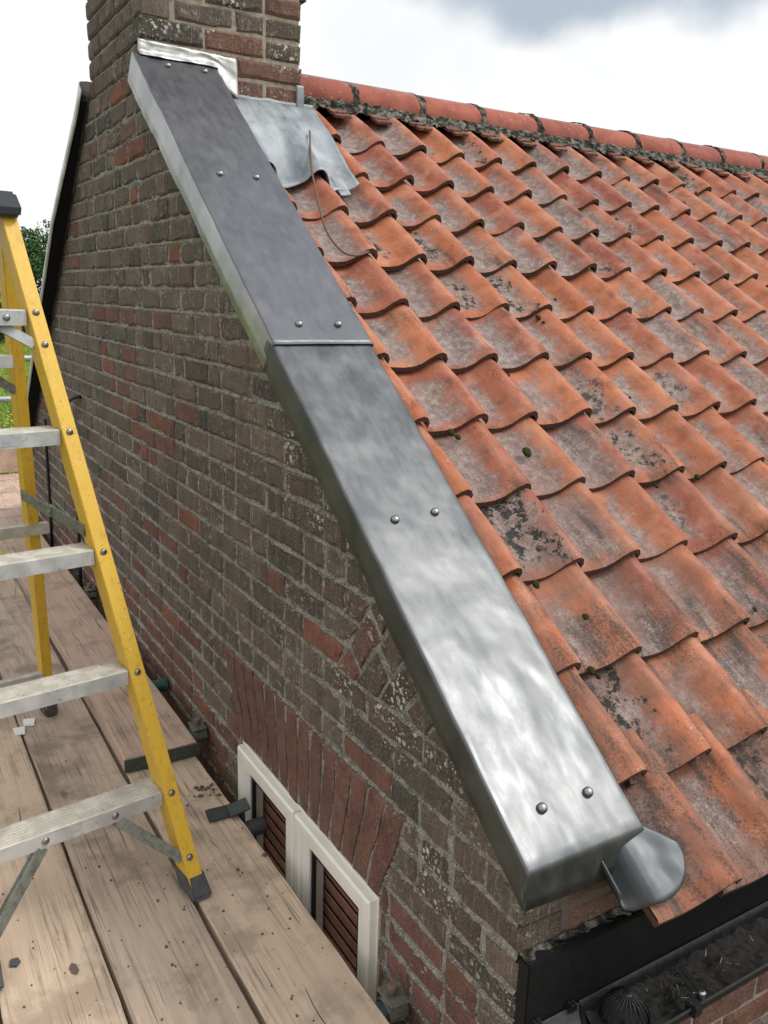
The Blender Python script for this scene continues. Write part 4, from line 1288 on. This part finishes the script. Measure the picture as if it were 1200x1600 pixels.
for x, yend, mat, lab, cl, TZ in specs:
    t = stube('scaffold_tube', (x, -.29, TZ), (x, yend-.002, TZ), TR, mat, lab, 'scaffold tube', 'scaffold tubes carrying the boards')
    if cl == 1:
        mb = MB(); rings = []
        yc = yend - .028
        for y in (yc-.026, yc+.026):
            rings.append([(x + (TR+.0075)*math.sin(a), y, TZ + (TR+.0075)*math.cos(a)) for a in [R(q) for q in range(-100, 101, 20)]] + [(x + (TR+.001)*math.sin(a), y, TZ + (TR+.001)*math.cos(a)) for a in [R(q) for q in range(100, -101, -20)]])
        mb.loft(rings)
        mb.box((x-.036, yc-.024, TZ+TR+.006), (x+.034, yc+.024, TZ+TR+.013))
        cp = mb.build('coupler', COUPLER, t, bevel=.0015, seg=1)
        mb = MB(); c_ = Vector((x-.004, yc, TZ+TR+.013)); mb.tube([c_, c_+Vector((0,0,.012))], .0065, 8); mb.tube([c_+Vector((0,0,.010)), c_+Vector((0,0,.022)), c_+Vector((0,0,.024))], [.0125, .0125, .010], 10)
        mb.build('bolt', RUSTY, cp)
    if cl == 2:
        mb = MB(); mb.obox((x-.062, -.125, BZ+.006), (.030, -.004, 0), (.002, .040, .0), (0, 0, .0035)); mb.obox((x-.040, -.072, BZ+.022), (.030, -.004, 0), (.002, .030, .006), (0, .001, .004)); mb.box((x-.062, -.066, BZ-.03), (x-.02, -.058, BZ+.018))
        mb.build('board_clip', DARKTUBE, t, bevel=.001, seg=1)
stube('scaffold_ledger', (-7.2, -.20, BZ-.12), (1.9, -.20, BZ-.12), TR, DARKTUBE, 'long dark ledger under the inner boards by the wall')
for x in ():
    stube('scaffold_standard', (x, -1.44, GROUNDZ), (x, -1.44, TZ+.1), TR, GALV, 'upright galvanised scaffold pole under the outer boards', 'scaffold tube', 'scaffold poles under the deck')
# bits lying on the boards
def chip(px, z, pts, th, mat, name, label, cat, group=None):
    d = fw + (px[0]-600)/FPX*rt + (800-px[1])/FPX*up; t = (z-cam_loc.z)/d.z; c_ = cam_loc + t*d
    n = len(pts); mb = MB()
    mb.add([(c_.x+x, c_.y+y, z) for x, y in pts] + [(c_.x+x*.93, c_.y+y*.93, z+th+.0006*math.sin(9*x*100)) for x, y in pts], [tuple(range(n)), tuple(range(2*n-1, n-1, -1))] + [(i, (i+1) % n, n+(i+1) % n, n+i) for i in range(n)])
    o = mb.build(name, mat, None, origin=(c_.x, c_.y, z), fixn=True); return tag(o, label, cat, group)
sq = [(-.03,-.018),(.02,-.024),(.034,.012),(-.018,.024)]
chip((46,1129), BZ+.003, sq, .006, CHIP, 'plaster_chip', 'flat white chip on the board by the rear ladder foot, the one nearer the wall', 'chip', 'white chips on the boards')
chip((31,1143), BZ+.004, [(-.03,-.02),(.024,-.02),(.03,.014),(-.024,.022)], .006, CHIP, 'plaster_chip', 'flat white chip left of the other by the rear ladder foot', 'chip', 'white chips on the boards')
chip((24,1504), BZ+.0025, [(-.014,-.010),(.008,-.014),(.016,.002),(.004,.012),(-.012,.008)], .003, SLATE, 'slate_chip', 'small blue grey slate chip on the pale board at lower left', 'chip')
chip((116,1513), BZ+.0025, [(-.020,-.003),(-.006,-.010),(.012,-.008),(.022,.002),(.010,.009),(-.010,.007)], .002, LEAFM, 'dead_leaf', 'small dead leaf on the pale board at lower left', 'leaf')
mb = MB(); rn = random.Random(9)
for k in range(46):
    px_, py_ = rn.gauss(335, 17), rn.gauss(1232, 7)
    if rn.random() < .3: px_, py_ = rn.uniform(285, 420), rn.uniform(1215, 1420)
    d = fw + (px_-600)/FPX*rt + (800-py_)/FPX*up; t = (BZ-cam_loc.z)/d.z; c_ = cam_loc + t*d
    if not (-.31 < c_.y < -.08): continue
    r = rn.uniform(.002, .010)
    ring = [(c_.x + r*math.cos(a)*rn.uniform(.6,1.4), c_.y + r*math.sin(a)*rn.uniform(.6,1.2), BZ-.002) for a in [2*math.pi*i/7 for i in range(7)]]
    mb.loft([ring, [(c_.x+(x-c_.x)*.6, c_.y+(y-c_.y)*.6, BZ+r*.45) for x, y, z in ring]])
for k in range(120):
    px_, py_ = rn.uniform(0, 560), rn.uniform(1180, 1600)
    d = fw + (px_-600)/FPX*rt + (800-py_)/FPX*up; t = (BZ-cam_loc.z)/d.z; c_ = cam_loc + t*d
    if c_.y > -.085 or abs(c_.y+.317) < .012 or abs(c_.y+.57) < .012 or abs(c_.y+.812) < .012: continue
    r = rn.uniform(.0012, .0045)
    ring = [(c_.x + r*math.cos(a)*rn.uniform(.6,1.5), c_.y + r*math.sin(a)*rn.uniform(.6,1.2), BZ-.003) for a in [2*math.pi*i/6 for i in range(6)]]
    mb.loft([ring, [(c_.x+(x-c_.x)*.6, c_.y+(y-c_.y)*.6, BZ+r*.5) for x, y, z in ring]])
o = mb.build('mud_crumbs', MUD, None, origin=(-1.2, -.2, BZ)); tag(o, 'crumbs of dried mud and grit scattered on the boards', 'grit', kind='stuff')

# ------------------------------------------------------------------ black cable on the wall
mb = MB(); mb.tube(spline([(-3.53, -.004, .745), (-3.56, -.03, .735), (-3.64, -.045, .70), (-3.70, -.03, .62), (-3.69, -.02, .3), (-3.69, -.02, .0), (-3.72, -.02, -.3), (-3.75, -.02, -.75)], 80), .010, 8)
o = mb.build('wall_cable', CABLE, None, smooth=True, origin=(-3.6, 0, .7)); tag(o, 'black cable hooking out of the wall behind the ladder and running down', 'cable')
mb = MB(); mb.tube([(-4.53, -.012, .5), (-4.545, -.012, .3), (-4.55, -.012, .0), (-4.58, -.012, -.4)], .009, 8)
o = mb.build('thin_cable', CABLE, None, smooth=True, origin=(-4.5, 0, .3)); tag(o, 'thin black cable running straight down near the far corner of the wall', 'cable')

# ------------------------------------------------------------------ step ladder
LF = Vector((-.955, -.302, BZ)); LU = Vector((.990, .139, 0)).normalized(); LV = Vector((-.139, .990, 0)).normalized()
lad = thing('step_ladder', LF + LV*-.26 + LU*-.6, 'yellow fibreglass step ladder with aluminium treads standing on the boards', 'ladder')
def lp(u, v, z): return LF + LU*u + LV*v + Vector((0, 0, z))
VC = -.26
def frail(t, side):   # front rail line, t = height
    k = t/1.751; v = -.153*k - .019
    if side < 0: v = 2*VC - v
    return -.722*k, v
def rrail(t, side):
    k = t/1.751; v = .007 - .160*k
    if side < 0: v = 2*VC - v
    return -1.244 + .444*k, v
def channel(line, z0, z1, fl, web, th, side, name, lean):
    """C channel: web faces inwards, flanges point outwards"""
    mb = MB(); rings = []
    for z in (z0, z1):
        u, v = line(z, side)
        o_ = side
        pts = [(0, 0), (0, fl*o_), (-th, fl*o_), (-th, th*o_), (-web+th, th*o_), (-web+th, fl*o_), (-web, fl*o_), (-web, 0)]
        rings.append([lp(u+a, v+b, z) for a, b in pts])
    mb.loft(rings)
    return mb.build(name, YELLOW, lad, bevel=.0016, seg=2)
for side in (1, -1):
    channel(frail, .035, 1.752, .040, .074, .0045, side, 'front_rail', 0)
    channel(rrail, .035, 1.735, .034, .060, .004, side, 'rear_rail', 0)
    for line, nm in ((frail, 'front'), (rrail, 'rear')):
        u, v = line(.0, side); u2, v2 = line(.07, side)
        mb = MB(); o_ = side
        wb = .084 if nm == 'front' else .066; f_ = .043 if nm == 'front' else .036
        ring = lambda uu, vv, z, g: [lp(uu+g, vv-g*o_, z), lp(uu+g, vv+(f_+g)*o_, z), lp(uu-wb-g, vv+(f_+g)*o_, z), lp(uu-wb-g, vv-g*o_, z)]
        mb.loft([ring(u, v, 0, .003), ring(u, v, .012, .006), ring(u2, v2, .066, .003)])
        mb.build('foot', SHOE, lad, bevel=.006, seg=2)
# treads
HB = [.274 + .305*k for k in range(5)]
rivet_big = MB(); rivet_big.loft([[(0 + z_, r_*math.cos(a), r_*math.sin(a)) for a in [2*math.pi*i/12 for i in range(12)]] for r_, z_ in ((.0092, -.004), (.0092, .002), (.0075, .0042), (.004, .0052))])
rv_me = rivet_big.mesh('rivet', RIVET, smooth=True)
lrot = (0, 0, math.atan2(LU.y, LU.x))
def lrivet(u, v, z): inst('rivet', rv_me, lad, lp(u, v, z), None, lrot)
for k, hz in enumerate(HB):
    u0, v0 = frail(hz, 1); _, v1 = frail(hz, -1)
    uf = u0 - .010; d = .086
    # section (u, z): front lip, ribbed top, back lip
    sec = [(0, -.041), (0, -.003), (-.003, 0)]
    for q in range(6):
        a = -.007 - q*.0122
        sec += [(a, 0), (a-.0015, -.0022), (a-.0040, -.0022), (a-.0055, 0)]
    sec += [(-d+.003, 0), (-d, -.003), (-d, -.036), (-d+.003, -.036), (-d+.003, -.006), (-.003, -.006), (-.003, -.041)]
    mb = MB()
    mb.loft([[lp(uf+a, v1+.002, hz+.004+b) for a, b in sec], [lp(uf+a, v0-.002, hz+.004+b) for a, b in sec]])
    o = mb.build('step', [ALU, TREAD], lad, fixn=True)
    for p in o.data.polygons:
        if p.normal.z > .25: p.material_index = 1
    for side in (1, -1):
        u, v = frail(hz-.003, side); lrivet(u+.0005, v+.019*side, hz-.003)
    if k == 3:
        mb = MB(); mb.obox(lp(uf+.0006, v0-.155, hz-.017), LU*.0005, LV*.050, (0,0,.014)); mb.build('sticker', STICK, lad)
    if k == 0 or k == 4:
        # raking braces from the tread to the rails
        for side in (1, -1):
            va = v0 if side > 0 else v1
            zb = hz - (.165 if k == 0 else .085)
            ub, vb = frail(zb, side)
            a = lp(uf-.004, va - side*.125, hz-.036); b = lp(ub-.006, vb + side*.002, zb)
            if k == 4: a = lp(uf-.030, va - side*.060, hz-.040); b = lp(ub-.030, vb + side*.002, zb)
            dv = (b-a); s1 = LU*.0022; s2 = dv.cross(LU).normalized()*.014
            mb = MB(); mb.obox((a+b)/2, dv/2, s1, s2); mb.obox((a+b)/2 - LU*.010 + s2*.86, dv/2, LU*.0078, s2*.14)
            mb.build('brace', GALV_DIRTY if k == 0 else ALU, lad, bevel=.001, seg=1)
            lrivet(ub+.0005, vb+.019*side, zb)
        if k == 0:
            for q in (.30, .70): 
                inst('rivet', rv_me, lad, lp(uf+.0005, v1+(v0-v1)*q, hz-.018), None, lrot)
        else: inst('rivet', rv_me, lad, lp(uf+.0005, v1+(v0-v1)*.76, hz-.017), None, lrot)
# rear bars
for hz, ex in ((.205, .0), (.80, .065), (1.36, .0)):
    u0, v0 = rrail(hz, 1); _, v1 = rrail(hz, -1)
    mb = MB(); uu = u0 + .004
    sec = [(0, 0), (-.030, 0), (-.030, -.003), (-.003, -.003), (-.003, -.036), (0, -.036)]
    mb.loft([[lp(uu+a, v1 - ex, hz+b) for a, b in sec], [lp(uu+a, v0+ex, hz+b) for a, b in sec]])
    mb.build('rear_bar', TREAD if hz < 1 else ALU, lad, fixn=True)
    if hz < 1.3 and hz > .5: continue
    for side in (1, -1):
        va = v0 if side > 0 else v1; ub, vb = rrail(hz-.11, side)
        a = lp(uu-.006, va - side*.10, hz-.034); b = lp(ub-.004, vb + side*.002, hz-.11); dv = b-a
        mb = MB(); mb.obox((a+b)/2, dv/2, LU*.002, dv.cross(LU).normalized()*.013); mb.build('brace', GALV_DIRTY, lad)
# spreaders
for side in (1, -1):
    za, zb = .905, .930
    ua, va = rrail(za, side); ub, vb = frail(zb, side); 
    a = lp(ua-.02, va-.006*side, za); b = lp(ub-.05, vb-.006*side, zb); m_ = a + (b-a)*.52
    mb = MB(); d = b-a; n_ = Vector((0,0,1)).cross(d).normalized(); u_ = d.cross(n_).normalized()
    mb.obox((a+m_)/2, (m_-a)/2*1.06, n_*.0015, u_*.017); mb.obox((m_+b)/2 + n_*.0034, (b-m_)/2*1.06, n_*.0015, u_*.017)
    mb.obox(m_ + n_*.0068, d.normalized()*.030, n_*.0016, u_*.018)
    sp = mb.build('spreader', GALV_DIRTY, lad, bevel=.0008, seg=1)
    mb = MB(); mb.tube([m_ - n_*.006*1, m_ + n_*.014], .006, 8); mb.build('hinge_pin', RIVET, sp)
# top cap
mb = MB(); vt, vb_ = -.153+.026, 2*VC+.153-.026
mb.loft([[lp(-.845, vb_, 1.735), lp(-.845, vt, 1.735), lp(-.690, vt, 1.735), lp(-.690, vb_, 1.735)], [lp(-.848, vb_-.003, 1.760), lp(-.848, vt+.003, 1.760), lp(-.687, vt+.003, 1.760), lp(-.687, vb_-.003, 1.760)], [lp(-.840, vb_+.008, 1.800), lp(-.840, vt-.008, 1.800), lp(-.697, vt-.008, 1.800), lp(-.697, vb_+.008, 1.800)]])
mb.build('top_cap', BLACKCAP, lad, bevel=.007, seg=3)

# ------------------------------------------------------------------ field, hedge, tree
def dirpt(az, dist): return Vector((cam_loc.x + dist*math.cos(R(az)), cam_loc.y + dist*math.sin(R(az)), GROUNDZ))
rn = random.Random(31)
def leafquads(mb, c, r, n, size, flat=1.):
    for _ in range(n):
        while True:
            d = Vector((rn.uniform(-1,1), rn.uniform(-1,1), rn.uniform(-1,1)))
            if .05 < d.length < 1: break
        d = d * (d.length**-.35)
        p = c + Vector((d.x*r, d.y*r, d.z*r*flat))
        a = Vector((rn.gauss(0,1), rn.gauss(0,1), rn.gauss(0,1))).normalized(); b = a.cross(Vector((rn.gauss(0,1), rn.gauss(0,1), rn.gauss(0,1)))).normalized()
        s_ = size*rn.uniform(.5, 1.2)
        mb.add([p-a*s_, p+b*s_*.55, p+a*s_, p-b*s_*.55], [(0,1,2,3)])
def tree(az, dist, height, rad, label):
    base = dirpt(az, dist)
    t = thing('tree', base, label, 'tree')
    mb = MB(); mb.tube([base, base+Vector((.1,0,height*.3)), base+Vector((0,.15,height*.55)), base+Vector((.1,.1,height*.85))], [.24, .18, .12, .03], 8)
    mb.build('trunk', BARK, t, smooth=True)
    cm = MB()
    for k in range(9):
        a = k*2.4; z0 = height*(.28+.05*k); e = base + Vector((math.cos(a)*rad*.75, math.sin(a)*rad*.75, z0 + height*.14))
        lm = MB(); lm.tube([base+Vector((.05,.05,z0)), (base+Vector((0,0,z0))+e)/2+Vector((0,0,.15)), e], [.075, .05, .015], 6); lm.build('limb', BARK, t, smooth=True)
    for k in range(90):
        zz = rn.uniform(.05, .97); w_ = math.sin(min(1, (1-zz)*1.55+.12)*math.pi/2)*rad*(.75 + .25*min(1, zz/.3))
        a = rn.uniform(0, 6.28); q = math.sqrt(rn.random())*w_
        leafquads(cm, base + Vector((math.cos(a)*q, math.sin(a)*q, zz*height)), rn.uniform(.45, .95)*rad*.32, 230, .13, .8)
    cm.build('crown', LEAF, t)
tree(169.6, 68, 7.9, 4.5, 'rounded green broadleaf tree behind the ladder at the far edge of the meadow')
mb = MB()
for k in range(150):
    az = 158 + 26*rn.random(); p = dirpt(az, rn.uniform(60, 66))
    h = rn.uniform(1.8, 3.4)
    leafquads(mb, p + Vector((0,0,h*.55)), h*.62, 130, .16, .9)
tag(mb.build('hedge', HEDGE, None, origin=dirpt(170, 63)), 'dark mixed hedge along the far edge of the meadow', 'hedge', kind='stuff')
mb = MB(); fb = MB()
for k in range(16000):
    az = rn.uniform(165, 178); dist = rn.uniform(13, 60); p = dirpt(az, dist); p.z -= .01
    a = rn.uniform(0, 6.28); h = rn.uniform(.15, .45); wd = rn.uniform(.015, .05)
    d = Vector((math.cos(a), math.sin(a), 0))*wd; le = Vector((rn.gauss(0,.08), rn.gauss(0,.08), h))
    mb.add([p-d, p+d, p+le], [(0,1,2)])
    if rn.random() < .40 and nz(p.x*.15, p.y*.15, 3) > -.05:
        q = p + le; s_ = .045
        fb.add([q+Vector((s_,0,0)), q+Vector((0,s_,.01)), q+Vector((-s_,0,0)), q+Vector((0,-s_,.01))], [(0,1,2,3)])
tag(mb.build('meadow_grass', GRASSB, None, origin=dirpt(171, 30)), 'long green meadow grass beyond the scaffold', 'grass', kind='stuff')
tag(fb.build('buttercups', FLOWER, None, origin=dirpt(171, 30)), 'yellow buttercups scattered through the meadow', 'flowers', kind='stuff')
